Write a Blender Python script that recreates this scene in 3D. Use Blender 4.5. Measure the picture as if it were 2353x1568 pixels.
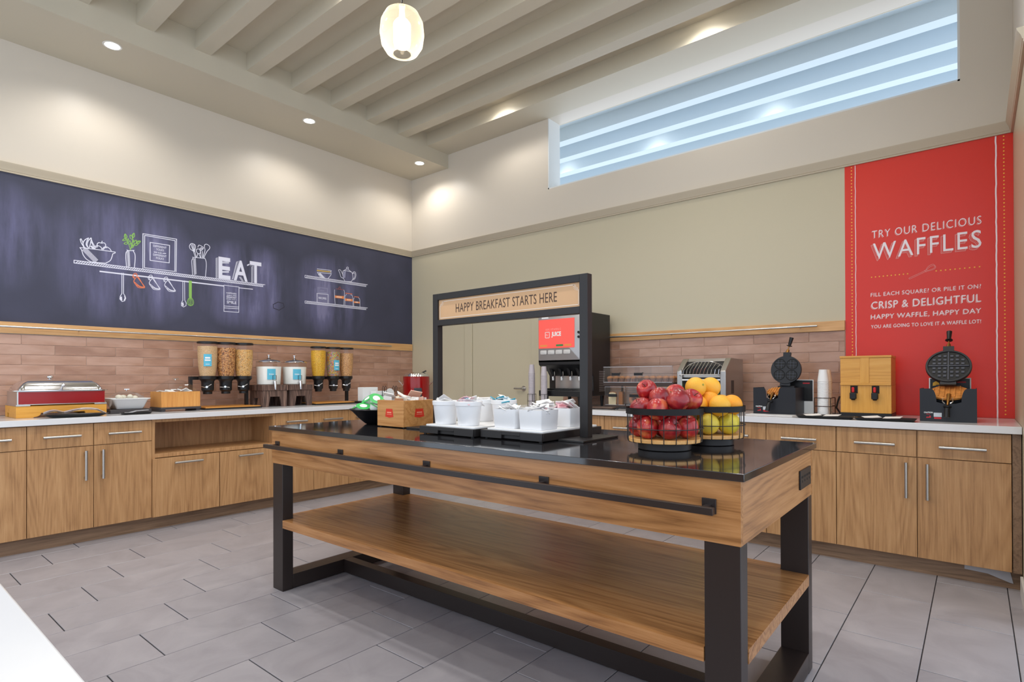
import bpy, bmesh, math, random
from mathutils import Vector, Matrix
from math import sin, cos, pi, radians
random.seed(7)
for o in list(bpy.data.objects): bpy.data.objects.remove(o)
S = bpy.context.scene
COL = S.collection
# ------------------------------------------------------------------ camera
IW, IH = 2353, 1568
F, V0 = 1296.98, 862.58
CAM = Vector((5.49603, -4.69952, 1.145))
CR = Vector((0.7723673, 0.6351683, -0.0031644)); CU = Vector((0.0051869, -0.0013255, 0.9999857)); CF = Vector((-0.635155, 0.7723726, 0.0043183))
cd = bpy.data.cameras.new('camera'); cam = bpy.data.objects.new('camera', cd); COL.objects.link(cam)
cd.sensor_fit = 'HORIZONTAL'; cd.sensor_width = 36; cd.lens = F * 36 / IW; cd.shift_y = (V0 - IH / 2) / IW
cd.clip_start = 0.02; cd.clip_end = 100
m3 = Matrix((CR, CU, -CF)).transposed(); cam.matrix_world = Matrix.Translation(CAM) @ m3.to_4x4()
S.camera = cam
# ------------------------------------------------------------------ world, exposure
w = bpy.data.worlds.new('World'); S.world = w; w.use_nodes = True
bg = w.node_tree.nodes['Background']; bg.inputs[0].default_value = (0.77, 0.87, 1.0, 1); bg.inputs[1].default_value = 1.6
S.view_settings.view_transform = 'Standard'; S.view_settings.look = 'None'; S.view_settings.gamma = 1
S.view_settings.use_curve_mapping = False; S.view_settings.exposure = 0.14
# ------------------------------------------------------------------ helpers
def px(x, y, ax, v):
    d = CF * F + CR * (x - IW / 2) + CU * (V0 - y)
    return CAM + d * ((v - CAM[ax]) / d[ax])
def lin(c):
    return tuple((v / 12.92 if v <= 0.04045 else ((v + 0.055) / 1.055) ** 2.4) for v in (c[0] / 255, c[1] / 255, c[2] / 255)) + (1,)
class MB:
    def __init__(s): s.v = []; s.f = []
    def add(s, vs, fs):
        o = len(s.v); s.v += [tuple(p) for p in vs]; s.f += [[i + o for i in f] for f in fs]; return s
    def box(s, x0, x1, y0, y1, z0, z1):
        return s.add([(x0,y0,z0),(x1,y0,z0),(x1,y1,z0),(x0,y1,z0),(x0,y0,z1),(x1,y0,z1),(x1,y1,z1),(x0,y1,z1)],
                     [(0,3,2,1),(4,5,6,7),(0,1,5,4),(1,2,6,5),(2,3,7,6),(3,0,4,7)])
    def loft(s, rings, cap=True, closed=False):
        n = len(rings[0]); vs = [p for r in rings for p in r]; fs = []; k = len(rings)
        for i in range(k if closed else k - 1):
            a = i * n; b = ((i + 1) % k) * n
            for j in range(n): fs.append((a + j, a + (j + 1) % n, b + (j + 1) % n, b + j))
        if cap and not closed: fs.append(tuple(range(n - 1, -1, -1))); fs.append(tuple(range((k - 1) * n, k * n)))
        return s.add(vs, fs)
    def lathe(s, prof, n=28, c=(0,0,0), cap=True, sx=1, sy=1):
        return s.loft([[(c[0] + r * sx * cos(2*pi*i/n), c[1] + r * sy * sin(2*pi*i/n), c[2] + z) for i in range(n)] for r, z in prof], cap)
    def cyl(s, p0, p1, r0, r1=None, n=16):
        return s.tube([p0, p1], [r0, r0 if r1 is None else r1], n)
    def tube(s, pts, r, n=8, closed=False):
        P = [Vector(p) for p in pts]; R = r if isinstance(r, (list, tuple)) else [r] * len(P); k = len(P); rings = []
        up = None
        for i in range(k):
            a = P[(i - 1) % k] if (closed or i > 0) else P[i]; b = P[(i + 1) % k] if (closed or i < k - 1) else P[i]
            t = (b - a).normalized()
            if up is None:
                up = Vector((0,0,1)) if abs(t.z) < .9 else Vector((1,0,0))
            x = t.cross(up).normalized(); up = x.cross(t).normalized()
            rings.append([P[i] + (x * cos(2*pi*j/n) + up * sin(2*pi*j/n)) * R[i] for j in range(n)])
        return s.loft(rings, True, closed)
    def prism(s, poly, a, b, ax=2):
        def P(q, h):
            return (q[0], q[1], h) if ax == 2 else ((q[0], h, q[1]) if ax == 1 else (h, q[0], q[1]))
        return s.loft([[P(q, a) for q in poly], [P(q, b) for q in poly]])
    def rrect(s, x0, x1, y0, y1, rings, r=.02, n=4):
        """rounded rectangle lofted through (inset, z) rings"""
        out = []
        for ins, z in rings:
            rr = max(r - ins * .5, .0008); a0, a1, b0, b1 = x0 + ins, x1 - ins, y0 + ins, y1 - ins; L = []
            for cx, cy, t0 in ((a1 - rr, b1 - rr, 0), (a0 + rr, b1 - rr, 90), (a0 + rr, b0 + rr, 180), (a1 - rr, b0 + rr, 270)):
                for i in range(n + 1):
                    t = radians(t0 + 90 * i / n); L.append((cx + rr * cos(t), cy + rr * sin(t), z))
            out.append(L)
        return s.loft(out)
    def ell(s, c, rx, ry, rz, nu=20, nv=12):
        pr = []
        for i in range(1, nv): t = pi * i / nv; pr.append((sin(t), -cos(t)))
        rings = [[(c[0] + rx*r*cos(2*pi*j/nu), c[1] + ry*r*sin(2*pi*j/nu), c[2] + rz*z) for j in range(nu)] for r, z in pr]
        s.loft(rings, False); o = len(s.v) - nu * (nv - 1)
        s.v += [(c[0], c[1], c[2] - rz), (c[0], c[1], c[2] + rz)]; b = len(s.v) - 2
        for j in range(nu):
            s.f.append([o + (j + 1) % nu, o + j, b]); k = o + nu * (nv - 2); s.f.append([k + j, k + (j + 1) % nu, b + 1])
        return s
    def quad(s, a, b, c, d): return s.add([a, b, c, d], [(0, 1, 2, 3)])
    def xf(s, mat):
        s.v = [tuple(mat @ Vector(p)) for p in s.v]; return s
def mesh(name, mb, smooth=35, fix=True):
    me = bpy.data.meshes.new(name); me.from_pydata(mb.v, [], mb.f); 
    if fix:
        b = bmesh.new(); b.from_mesh(me); bmesh.ops.recalc_face_normals(b, faces=b.faces); b.to_mesh(me); b.free()
    if smooth:
        me.polygons.foreach_set('use_smooth', [True] * len(me.polygons)); me.set_sharp_from_angle(angle=radians(smooth))
    me.update(); return me
def ob(name, mb, mat, parent=None, smooth=35, bevel=0, seg=2, label=None, kind=None, fix=True):
    me = mb if isinstance(mb, bpy.types.Mesh) else mesh(name, mb, smooth, fix)
    if mat is not None and not len(me.materials): me.materials.append(mat)
    o = bpy.data.objects.new(name, me); COL.objects.link(o)
    if parent is not None: o.parent = parent
    if bevel:
        bm_ = o.modifiers.new('bevel', 'BEVEL'); bm_.width = bevel; bm_.segments = seg; bm_.limit_method = 'ANGLE'; bm_.angle_limit = radians(40)
    if label: o['label'] = label
    if kind: o['kind'] = kind
    return o
def tag(o, label, cat, group=None):
    o['label'] = label; o['category'] = cat
    if group: o['group'] = group
    return o
def thing(name, label, cat, loc=(0,0,0), rz=0, group=None):
    o = bpy.data.objects.new(name, None); COL.objects.link(o); o.location = loc; o.rotation_euler = (0, 0, rz); o.empty_display_size = .05
    return tag(o, label, cat, group)
def struct(name, mb, mat, label, cat='setting', **k):
    o = ob(name, mb, mat, **k); o['kind'] = 'structure'; o['label'] = label; o['category'] = cat; return o
def dup(root, loc, rz=0, label=None):
    def cp(o, par):
        c = o.copy(); COL.objects.link(c); c.parent = par
        for ch in list(o.children): cp(ch, c)
        return c
    r = cp(root, None); r.location = loc; r.rotation_euler = (0, 0, rz)
    if label: r['label'] = label
    return r
# ------------------------------------------------------------------ materials
MATS = {}
def nt(name):
    m = bpy.data.materials.new(name); m.use_nodes = True; t = m.node_tree
    return m, t, t.nodes['Principled BSDF']
def L(t, a, b): t.links.new(a, b)
def mat(name, c, rough=.5, metal=0, spec=.5, bump=0, bscale=60, var=0, vscale=8, emit=0, coat=0, trans=0, ior=1.45, sss=0):
    if name in MATS: return MATS[name]
    m, t, b = nt(name); b.inputs['Base Color'].default_value = lin(c); b.inputs['Roughness'].default_value = rough
    b.inputs['Metallic'].default_value = metal; b.inputs['Specular IOR Level'].default_value = spec; b.inputs['IOR'].default_value = ior
    if coat: b.inputs['Coat Weight'].default_value = coat; b.inputs['Coat Roughness'].default_value = .08
    if trans: b.inputs['Transmission Weight'].default_value = trans
    if emit: b.inputs['Emission Color'].default_value = lin(c); b.inputs['Emission Strength'].default_value = emit
    tc = t.nodes.new('ShaderNodeTexCoord')
    if var:
        n = t.nodes.new('ShaderNodeTexNoise'); n.inputs['Scale'].default_value = vscale; n.inputs['Detail'].default_value = 5; L(t, tc.outputs['Object'], n.inputs['Vector'])
        r = t.nodes.new('ShaderNodeMapRange'); r.inputs[1].default_value = .3; r.inputs[2].default_value = .7; r.inputs[3].default_value = 1 - var; r.inputs[4].default_value = 1 + var; L(t, n.outputs[0], r.inputs[0])
        x = t.nodes.new('ShaderNodeMix'); x.data_type = 'RGBA'; x.blend_type = 'MULTIPLY'; x.inputs[0].default_value = 1; x.inputs[6].default_value = lin(c)
        L(t, r.outputs[0], x.inputs[7]); L(t, x.outputs[2], b.inputs['Base Color'])
    if bump:
        n = t.nodes.new('ShaderNodeTexNoise'); n.inputs['Scale'].default_value = bscale; n.inputs['Detail'].default_value = 4; L(t, tc.outputs['Object'], n.inputs['Vector'])
        bp = t.nodes.new('ShaderNodeBump'); bp.inputs['Strength'].default_value = bump; bp.inputs['Distance'].default_value = .01; L(t, n.outputs[0], bp.inputs['Height']); L(t, bp.outputs[0], b.inputs['Normal'])
    MATS[name] = m; return m
def ramp(t, fac, stops):
    r = t.nodes.new('ShaderNodeValToRGB'); e = r.color_ramp.elements
    while len(e) < len(stops): e.new(.5)
    for i, (p, c) in enumerate(stops): e[i].position = p; e[i].color = lin(c)
    L(t, fac, r.inputs[0]); return r.outputs[0]
def wood(name, dark, mid, light, axis=2, rough=.42, scale=1.0, ring=.5, coat=0):
    """plank grain running along axis, offset per object"""
    if name in MATS: return MATS[name]
    m, t, b = nt(name); N = t.nodes
    tc = N.new('ShaderNodeTexCoord'); oi = N.new('ShaderNodeObjectInfo')
    ad = N.new('ShaderNodeVectorMath'); ad.operation = 'MULTIPLY_ADD'; ad.inputs[1].default_value = (7, 13, 5)
    cx = N.new('ShaderNodeCombineXYZ'); 
    for i in range(3): L(t, oi.outputs['Random'], cx.inputs[i])
    L(t, cx.outputs[0], ad.inputs[0]); L(t, tc.outputs['Object'], ad.inputs[2])
    def mp(k, al):
        q = N.new('ShaderNodeMapping'); s = [k * scale] * 3; s[axis] = al * scale; q.inputs['Scale'].default_value = s; L(t, ad.outputs[0], q.inputs[0]); return q.outputs[0]
    n1 = N.new('ShaderNodeTexNoise'); n1.inputs['Scale'].default_value = 1; n1.inputs['Detail'].default_value = 1.5; n1.inputs['Distortion'].default_value = .15; L(t, mp(6, .55), n1.inputs['Vector'])
    # cathedral rings: fract of the low noise
    mu = N.new('ShaderNodeMath'); mu.operation = 'MULTIPLY'; mu.inputs[1].default_value = 15; L(t, n1.outputs[0], mu.inputs[0])
    pp = N.new('ShaderNodeMath'); pp.operation = 'PINGPONG'; pp.inputs[1].default_value = .5; L(t, mu.outputs[0], pp.inputs[0])
    n2 = N.new('ShaderNodeTexNoise'); n2.inputs['Scale'].default_value = 1; n2.inputs['Detail'].default_value = 8; n2.inputs['Roughness'].default_value = .7; L(t, mp(120, 4), n2.inputs['Vector'])
    n3 = N.new('ShaderNodeTexNoise'); n3.inputs['Scale'].default_value = 1; n3.inputs['Detail'].default_value = 2; L(t, mp(14, .7), n3.inputs['Vector'])
    a1 = N.new('ShaderNodeMath'); a1.operation = 'MULTIPLY'; a1.inputs[1].default_value = ring; L(t, pp.outputs[0], a1.inputs[0])
    a2 = N.new('ShaderNodeMath'); a2.operation = 'MULTIPLY_ADD'; a2.inputs[1].default_value = .9; L(t, n2.outputs[0], a2.inputs[0]); L(t, a1.outputs[0], a2.inputs[2])
    a3 = N.new('ShaderNodeMath'); a3.operation = 'MULTIPLY_ADD'; a3.inputs[1].default_value = .3; L(t, n3.outputs[0], a3.inputs[0]); L(t, a2.outputs[0], a3.inputs[2])
    h = .25 * ring
    L(t, ramp(t, a3.outputs[0], [(.36 + h, dark), (.60 + h, mid), (.84 + h, light)]), b.inputs['Base Color'])
    b.inputs['Roughness'].default_value = rough
    if coat: b.inputs['Coat Weight'].default_value = coat; b.inputs['Coat Roughness'].default_value = .15
    bp = N.new('ShaderNodeBump'); bp.inputs['Strength'].default_value = .06; bp.inputs['Distance'].default_value = .004; L(t, n2.outputs[0], bp.inputs['Height']); L(t, bp.outputs[0], b.inputs['Normal'])
    MATS[name] = m; return m
def clear(name, tint=(235, 240, 245), refl=.9, rough=.03, body=.06):
    """thin clear plastic or glass: tinted see-through plus fresnel gloss"""
    if name in MATS: return MATS[name]
    m = bpy.data.materials.new(name); m.use_nodes = True; t = m.node_tree; t.nodes.clear(); N = t.nodes
    out = N.new('ShaderNodeOutputMaterial'); tr = N.new('ShaderNodeBsdfTransparent'); tr.inputs[0].default_value = lin(tint)
    gl = N.new('ShaderNodeBsdfGlossy'); gl.inputs['Roughness'].default_value = rough; lw = N.new('ShaderNodeLayerWeight'); lw.inputs[0].default_value = .5
    pw = N.new('ShaderNodeMath'); pw.operation = 'POWER'; pw.inputs[1].default_value = 4; L(t, lw.outputs['Facing'], pw.inputs[0])
    mu = N.new('ShaderNodeMath'); mu.operation = 'MULTIPLY_ADD'; mu.inputs[1].default_value = refl * .7; mu.inputs[2].default_value = body; mu.use_clamp = True
    L(t, pw.outputs[0], mu.inputs[0]); mx = N.new('ShaderNodeMixShader'); L(t, mu.outputs[0], mx.inputs[0]); L(t, tr.outputs[0], mx.inputs[1]); L(t, gl.outputs[0], mx.inputs[2]); L(t, mx.outputs[0], out.inputs[0])
    MATS[name] = m; return m
def speck(name, stops, scale=90, rough=.55, bump=.5):
    """heap of small coloured pieces: voronoi cells coloured through a ramp"""
    if name in MATS: return MATS[name]
    m, t, b = nt(name); N = t.nodes; tc = N.new('ShaderNodeTexCoord')
    v = N.new('ShaderNodeTexVoronoi'); v.inputs['Scale'].default_value = scale; L(t, tc.outputs['Object'], v.inputs['Vector'])
    sp = N.new('ShaderNodeSeparateColor'); L(t, v.outputs['Color'], sp.inputs[0])
    c = ramp(t, sp.outputs[0], stops); 
    mx = N.new('ShaderNodeMix'); mx.data_type = 'RGBA'; mx.blend_type = 'MULTIPLY'; mx.inputs[0].default_value = 1; L(t, c, mx.inputs[6])
    g = N.new('ShaderNodeMapRange'); g.inputs[1].default_value = .2; g.inputs[2].default_value = .75; g.inputs[3].default_value = 1; g.inputs[4].default_value = .6; L(t, v.outputs['Distance'], g.inputs[0]); L(t, g.outputs[0], mx.inputs[7])
    L(t, mx.outputs[2], b.inputs['Base Color']); b.inputs['Roughness'].default_value = rough
    bp = N.new('ShaderNodeBump'); bp.inputs['Strength'].default_value = bump; bp.inputs['Distance'].default_value = .006; bp.invert = True; L(t, v.outputs['Distance'], bp.inputs['Height']); L(t, bp.outputs[0], b.inputs['Normal'])
    MATS[name] = m; return m
# ------------------------------------------------------------------ colours
PAINT = mat('wall_paint', (214, 204, 189), .36, spec=.4, bump=.02, bscale=220)
def two_tone():
    m, t, b = nt('two_tone_wall_paint'); N = t.nodes; tc = N.new('ShaderNodeTexCoord'); sp = N.new('ShaderNodeSeparateXYZ'); L(t, tc.outputs['Object'], sp.inputs[0])
    gt = N.new('ShaderNodeMath'); gt.operation = 'GREATER_THAN'; gt.inputs[1].default_value = 2.70; L(t, sp.outputs[2], gt.inputs[0])
    mx = N.new('ShaderNodeMix'); mx.data_type = 'RGBA'; mx.inputs[6].default_value = lin((198, 188, 162)); mx.inputs[7].default_value = lin((214, 204, 189)); L(t, gt.outputs[0], mx.inputs[0]); L(t, mx.outputs[2], b.inputs['Base Color']); b.inputs['Roughness'].default_value = .36; b.inputs['Specular IOR Level'].default_value = .4; return m
PAINT2 = two_tone(); PAINTL = mat('lower_wall_paint', (198, 188, 162), .4)
CEILP = mat('ceiling_paint', (204, 195, 175), .5, bump=.02, bscale=200)
WHITEP = mat('opening_paint', (222, 224, 222), .45)
TRIMP = mat('trim_paint', (196, 182, 158), .4)
CABW = wood('cabinet_wood', (150, 108, 68), (182, 137, 91), (198, 154, 107), 2, .4, ring=.32)
CABH = wood('cabinet_wood_level', (150, 108, 68), (182, 137, 91), (198, 154, 107), 1, .4, ring=.3)
TOEW = wood('toe_board_wood', (98, 74, 54), (134, 106, 82), (152, 122, 96), 1, .5, ring=.3)
TOEX = wood('toe_board_wood_x', (98, 74, 54), (134, 106, 82), (152, 122, 96), 0, .5, ring=.3)
TABW = wood('table_wood', (130, 86, 48), (170, 118, 71), (188, 136, 87), 0, .27, ring=.5)
TABE = wood('table_wood_end', (130, 86, 48), (170, 118, 71), (188, 136, 87), 1, .38, ring=.5)
OAKY = wood('rail_oak_y', (190, 138, 84), (214, 165, 108), (228, 182, 128), 1, .4, ring=.25)
OAKX = wood('rail_oak_x', (190, 138, 84), (214, 165, 108), (228, 182, 128), 0, .4, ring=.25)
STEEL = mat('brushed_steel', (200, 198, 195), .28, 1)
CHROME = mat('chrome', (225, 225, 228), .12, 1)
BLACK = mat('black_plastic', (22, 22, 24), .38)
BLKM = mat('black_powder_metal', (34, 31, 31), .4)
BRONZE = mat('dark_bronze_metal', (44, 36, 34), .32, spec=.5)
WHITE = mat('white_plastic', (238, 238, 238), .35)
PAPER = mat('white_paper', (240, 238, 234), .7)
QUARTZ = mat('white_quartz', (226, 226, 228), .12, var=.03, vscale=3)
def granite():
    m, t, b = nt('black_stone'); N = t.nodes; tc = N.new('ShaderNodeTexCoord'); v = N.new('ShaderNodeTexNoise'); v.inputs['Scale'].default_value = 900; L(t, tc.outputs['Object'], v.inputs['Vector'])
    L(t, ramp(t, v.outputs[0], [(.5, (34, 34, 37)), (.74, (40, 40, 43)), (.8, (130, 128, 128))]), b.inputs['Base Color']); b.inputs['Roughness'].default_value = .07; b.inputs['Specular IOR Level'].default_value = .95
    return m
STONE = granite()
# ------------------------------------------------------------------ structure
XR = 5.682       # right wall
ZS, ZB, ZC = 3.638, 3.795, 3.945   # soffit, beam bottoms, ceiling
YB = -6.6        # room continues behind the camera
# floor and its tiles
def floor_mat():
    m, t, b = nt('floor_tile'); N = t.nodes; tc = N.new('ShaderNodeTexCoord'); oi = N.new('ShaderNodeObjectInfo')
    cx = N.new('ShaderNodeCombineXYZ'); [L(t, oi.outputs['Random'], cx.inputs[i]) for i in range(3)]
    ad = N.new('ShaderNodeVectorMath'); ad.operation = 'MULTIPLY_ADD'; ad.inputs[1].default_value = (31, 17, 23); L(t, cx.outputs[0], ad.inputs[0]); L(t, tc.outputs['Object'], ad.inputs[2])
    n = N.new('ShaderNodeTexNoise'); n.inputs['Scale'].default_value = 3.2; n.inputs['Detail'].default_value = 8; n.inputs['Roughness'].default_value = .62; n.inputs['Distortion'].default_value = 1.2; L(t, ad.outputs[0], n.inputs['Vector'])
    L(t, ramp(t, n.outputs[0], [(.3, (146, 142, 147)), (.52, (157, 153, 158)), (.72, (166, 162, 166))]), b.inputs['Base Color'])
    b.inputs['Roughness'].default_value = .34
    bp = N.new('ShaderNodeBump'); bp.inputs['Strength'].default_value = .08; bp.inputs['Distance'].default_value = .004; L(t, n.outputs[0], bp.inputs['Height']); L(t, bp.outputs[0], b.inputs['Normal'])
    return m
FT = floor_mat(); GROUT = mat('floor_grout', (52, 49, 52), .8)
floor = struct('floor', MB().box(-.15, 7.4, YB, .2, -.12, -.004), GROUT, 'grey stone tile floor laid in a stepped pattern', 'floor', smooth=0)
TW, TL = .3025, .608
XJ0, YJ0 = 1.990, -3.400     # a measured joint: row start x, cross joint y
tile_me = mesh('tile', MB().box(.0021, TW - .0021, .0026, TL - .0026, -.01, 0), 0); tile_me.materials.append(FT)
cnt = 0
for k in range(-6, 13):
    x = XJ0 + k * TW
    off = YJ0 - k * TL / 3
    j0 = math.ceil((-4.95 - off) / TL) - 1
    for j in range(j0, j0 + 9):
        y = off + j * TL
        if y > -.5 or y + TL < -4.9: continue
        if x + TW < .62: continue
        if cnt >= 298: continue
        t = ob('tile', tile_me, None, floor); t.location = (x, y, 0); t.modifiers.new('b', 'BEVEL').width = .0012; cnt += 1
rest = MB()
for k in range(-6, 25):
    x = XJ0 + k * TW; off = YJ0 - k * TL / 3
    for j in range(-14, 14):
        y = off + j * TL
        shown = (k < 13) and not (y > -.5 or y + TL < -4.9) and not (x + TW < .62)
        if shown or y + TL > .1 or y < YB or x > 7.2 or x + TW < .3 or (x + TW < .64): continue
        if y > -.5 and not (.7 < x < 2.2): continue
        rest.box(x + .0021, x + TW - .0021, y + .0026, y + TL - .0026, -.01, 0)
r = ob('tile_remainder', rest, FT, floor, smooth=0); r['kind'] = 'stuff'
# walls
wl = struct('wall_left', MB().box(-.15, 0, YB, .2, 0, ZC + .05), PAINT, 'beige painted wall behind the chalkboard mural', 'wall', smooth=0)
WX0, WX1, WZ0, WZ1 = 2.117, 5.424, 3.075, 3.80
b_ = MB().box(0, WX0, 0, .2, 0, ZC + .05).box(WX1, XR + .15, 0, .2, 0, ZC + .05).box(WX0, WX1, 0, .2, 0, WZ0).box(WX0, WX1, 0, .2, WZ1, ZC + .05)
wb = struct('wall_back', b_, PAINT2, 'beige painted wall with the long high opening and the waffle poster', 'wall', smooth=0)
wr = struct('wall_right', MB().box(XR, XR + .15, -1.25, 0, 0, ZC + .05), PAINT2, 'beige wall end at the right edge beside the waffle counter', 'wall', smooth=0)
bs = struct('baseboard_right', MB().box(XR - .014, XR - .0005, -1.25, -.74, 0, .1), mat('baseboard_paint', (205, 203, 200), .5), 'pale baseboard along the right wall', 'baseboard', bevel=.003)
# reveal lining of the high opening
rv = MB().box(WX0, WX1, .001, .199, WZ0 - .001, WZ0 + .012).box(WX0, WX0 + .012, .001, .199, WZ0, WZ1).box(WX1 - .012, WX1, .001, .199, WZ0, WZ1)
win = struct('window_1', rv, WHITEP, 'long white lined opening high in the back wall showing beams beyond', 'window', smooth=0)
# ceiling, soffit, beams (the same ceiling runs on past the opening)
ceil = struct('ceiling', MB().box(-.15, 7.4, YB, .2, ZC, ZC + .12), CEILP, 'painted ceiling crossed by evenly spaced square beams', 'ceiling', smooth=0)
ob('soffit', MB().box(0, .66, YB, -.0005, ZS, ZC + .001), CEILP, ceil, smooth=0)
ob('bulkhead', MB().box(.66, XR, -.338, -.0005, ZB + .004, ZC + .001), CEILP, ceil, smooth=0)
FARLIT = mat('far_ceiling_daylit', (206, 218, 226), .5)  # blue of the daylight put into the colour of the far ceiling and beams
ob('far_ceiling', MB().box(-.15, 7.4, .2, 2.5, ZC, ZC + .12), FARLIT, ceil, smooth=0)
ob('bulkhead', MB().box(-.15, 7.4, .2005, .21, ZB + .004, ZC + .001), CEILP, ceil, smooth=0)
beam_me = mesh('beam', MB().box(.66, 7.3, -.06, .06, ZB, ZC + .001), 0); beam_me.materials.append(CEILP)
beam_fa = mesh('beam', MB().box(-.1, 7.3, -.06, .06, ZB, ZC + .001), 0); beam_fa.materials.append(FARLIT)
for i in range(14):
    o = ob('beam', beam_me, None, ceil); o.location.y = -.698 - .4117 * i
for i in range(5):
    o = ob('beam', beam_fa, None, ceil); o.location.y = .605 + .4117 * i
# picture moulding round the room
prof = [(0, 2.665), (.012, 2.665), (.014, 2.672), (.012, 2.676), (.016, 2.680), (.022, 2.700), (.034, 2.724), (.036, 2.734), (0, 2.734)]
def mould(name, frm, to, fn, label):
    return struct(name, MB().loft([[fn(d, z, frm) for d, z in prof], [fn(d, z, to) for d, z in prof]]), TRIMP, label, 'moulding', smooth=25)
mould('trim_1', YB, -.0, lambda d, z, s: (d + .0004, s - d if s > -1 else s, z), 'painted moulding above the chalkboard mural')
mould('trim_2', 0, XR, lambda d, z, s: (s + d if s < 1 else s - d, -d - .0004, z), 'painted moulding along the back wall above the poster')
mould('trim_3', 0, -1.25, lambda d, z, s: (XR - d - .0004, s - d if s > -1 else s, z), 'painted moulding on the right wall')
# door in the back wall, behind the sign
dr = struct('door_1', MB().box(1.057, 1.902, -.006, -.0005, .01, 1.99), PAINTL, 'flush beige door painted like the back wall, behind the sign', 'door', smooth=0)
ob('door_frame', MB().box(.94, 1.053, -.018, -.0005, 0, 2.07).box(1.906, 2.02, -.018, -.0005, 0, 2.07).box(1.053, 1.906, -.018, -.0005, 1.994, 2.07), PAINTL, dr, bevel=.003)
ob('door_handle', MB().cyl((1.80, -.006, 1.03), (1.80, -.05, 1.03), .011).cyl((1.80, -.006, 1.03), (1.80, -.012, 1.03), .028).tube([(1.81, -.05, 1.03), (1.70, -.05, 1.03)], .009), STEEL, dr)
# wall tiles
def wt_mat():
    m, t, b = nt('glazed_wall_tile'); N = t.nodes; tc = N.new('ShaderNodeTexCoord'); oi = N.new('ShaderNodeObjectInfo')
    cx = N.new('ShaderNodeCombineXYZ'); [L(t, oi.outputs['Random'], cx.inputs[i]) for i in range(3)]
    ad = N.new('ShaderNodeVectorMath'); ad.operation = 'MULTIPLY_ADD'; ad.inputs[1].default_value = (31, 17, 23); L(t, cx.outputs[0], ad.inputs[0]); L(t, tc.outputs['Object'], ad.inputs[2])
    mp = N.new('ShaderNodeMapping'); mp.inputs['Scale'].default_value = (4, 4, 14); L(t, ad.outputs[0], mp.inputs[0])
    n = N.new('ShaderNodeTexNoise'); n.inputs['Scale'].default_value = 1.4; n.inputs['Detail'].default_value = 5; L(t, mp.outputs[0], n.inputs['Vector'])
    md = N.new('ShaderNodeMath'); md.operation = 'MULTIPLY_ADD'; md.inputs[1].default_value = .3; L(t, oi.outputs['Random'], md.inputs[0]); L(t, n.outputs[0], md.inputs[2])
    L(t, ramp(t, md.outputs[0], [(.40, (160, 120, 99)), (.64, (178, 138, 116)), (.88, (190, 152, 132))]), b.inputs['Base Color'])
    b.inputs['Roughness'].default_value = .22
    bp = N.new('ShaderNodeBump'); bp.inputs['Strength'].default_value = .25; bp.inputs['Distance'].default_value = .01; L(t, n.outputs[0], bp.inputs['Height']); L(t, bp.outputs[0], b.inputs['Normal'])
    return m
WT = wt_mat(); WG = mat('wall_grout', (196, 172, 158), .8)
PW, PH, ZT0 = .398, .0757, 1.4785
def wtile(parent, lo, hi, place, anchors):
    full = {}
    for r in range(8):
        z1 = ZT0 - r * PH; z0 = max(z1 - PH, .8792); a = anchors[r % 2]
        j = math.floor((lo - a) / PW)
        while a + j * PW < hi:
            s0 = max(a + j * PW, lo); s1 = min(a + (j + 1) * PW, hi); j += 1
            if s1 - s0 < .01: continue
            mb = MB().box(.0014, s1 - s0 - .0014, -.009, 0, .0014, z1 - z0 - .0014)
            key = (round(s1 - s0, 3), round(z1 - z0, 3))
            if key not in full:
                full[key] = mesh('tile', mb, 35); full[key].materials.append(WT)
            t = ob('tile', full[key], None, parent, bevel=.002); place(t, s0, s1, z0)
def pl(t, s0, s1, z0): t.rotation_euler.z = pi / 2; t.location = (.0008, s0, z0)
def pb(t, s0, s1, z0): t.location = (s0, -.0008, z0)
ob('grout', MB().box(.0003, .006, -4.6, -.0005, .8795, 1.4785), WG, wl, smooth=0)
ob('grout', MB().box(2.30, 4.764, -.006, -.0003, .8795, 1.4785), WG, wb, smooth=0)
wtile(wl, -4.6, -.001, pl, (-3.775, -3.577)); wtile(wb, 2.30, 4.764, pb, (4.13, 4.328))
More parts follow.
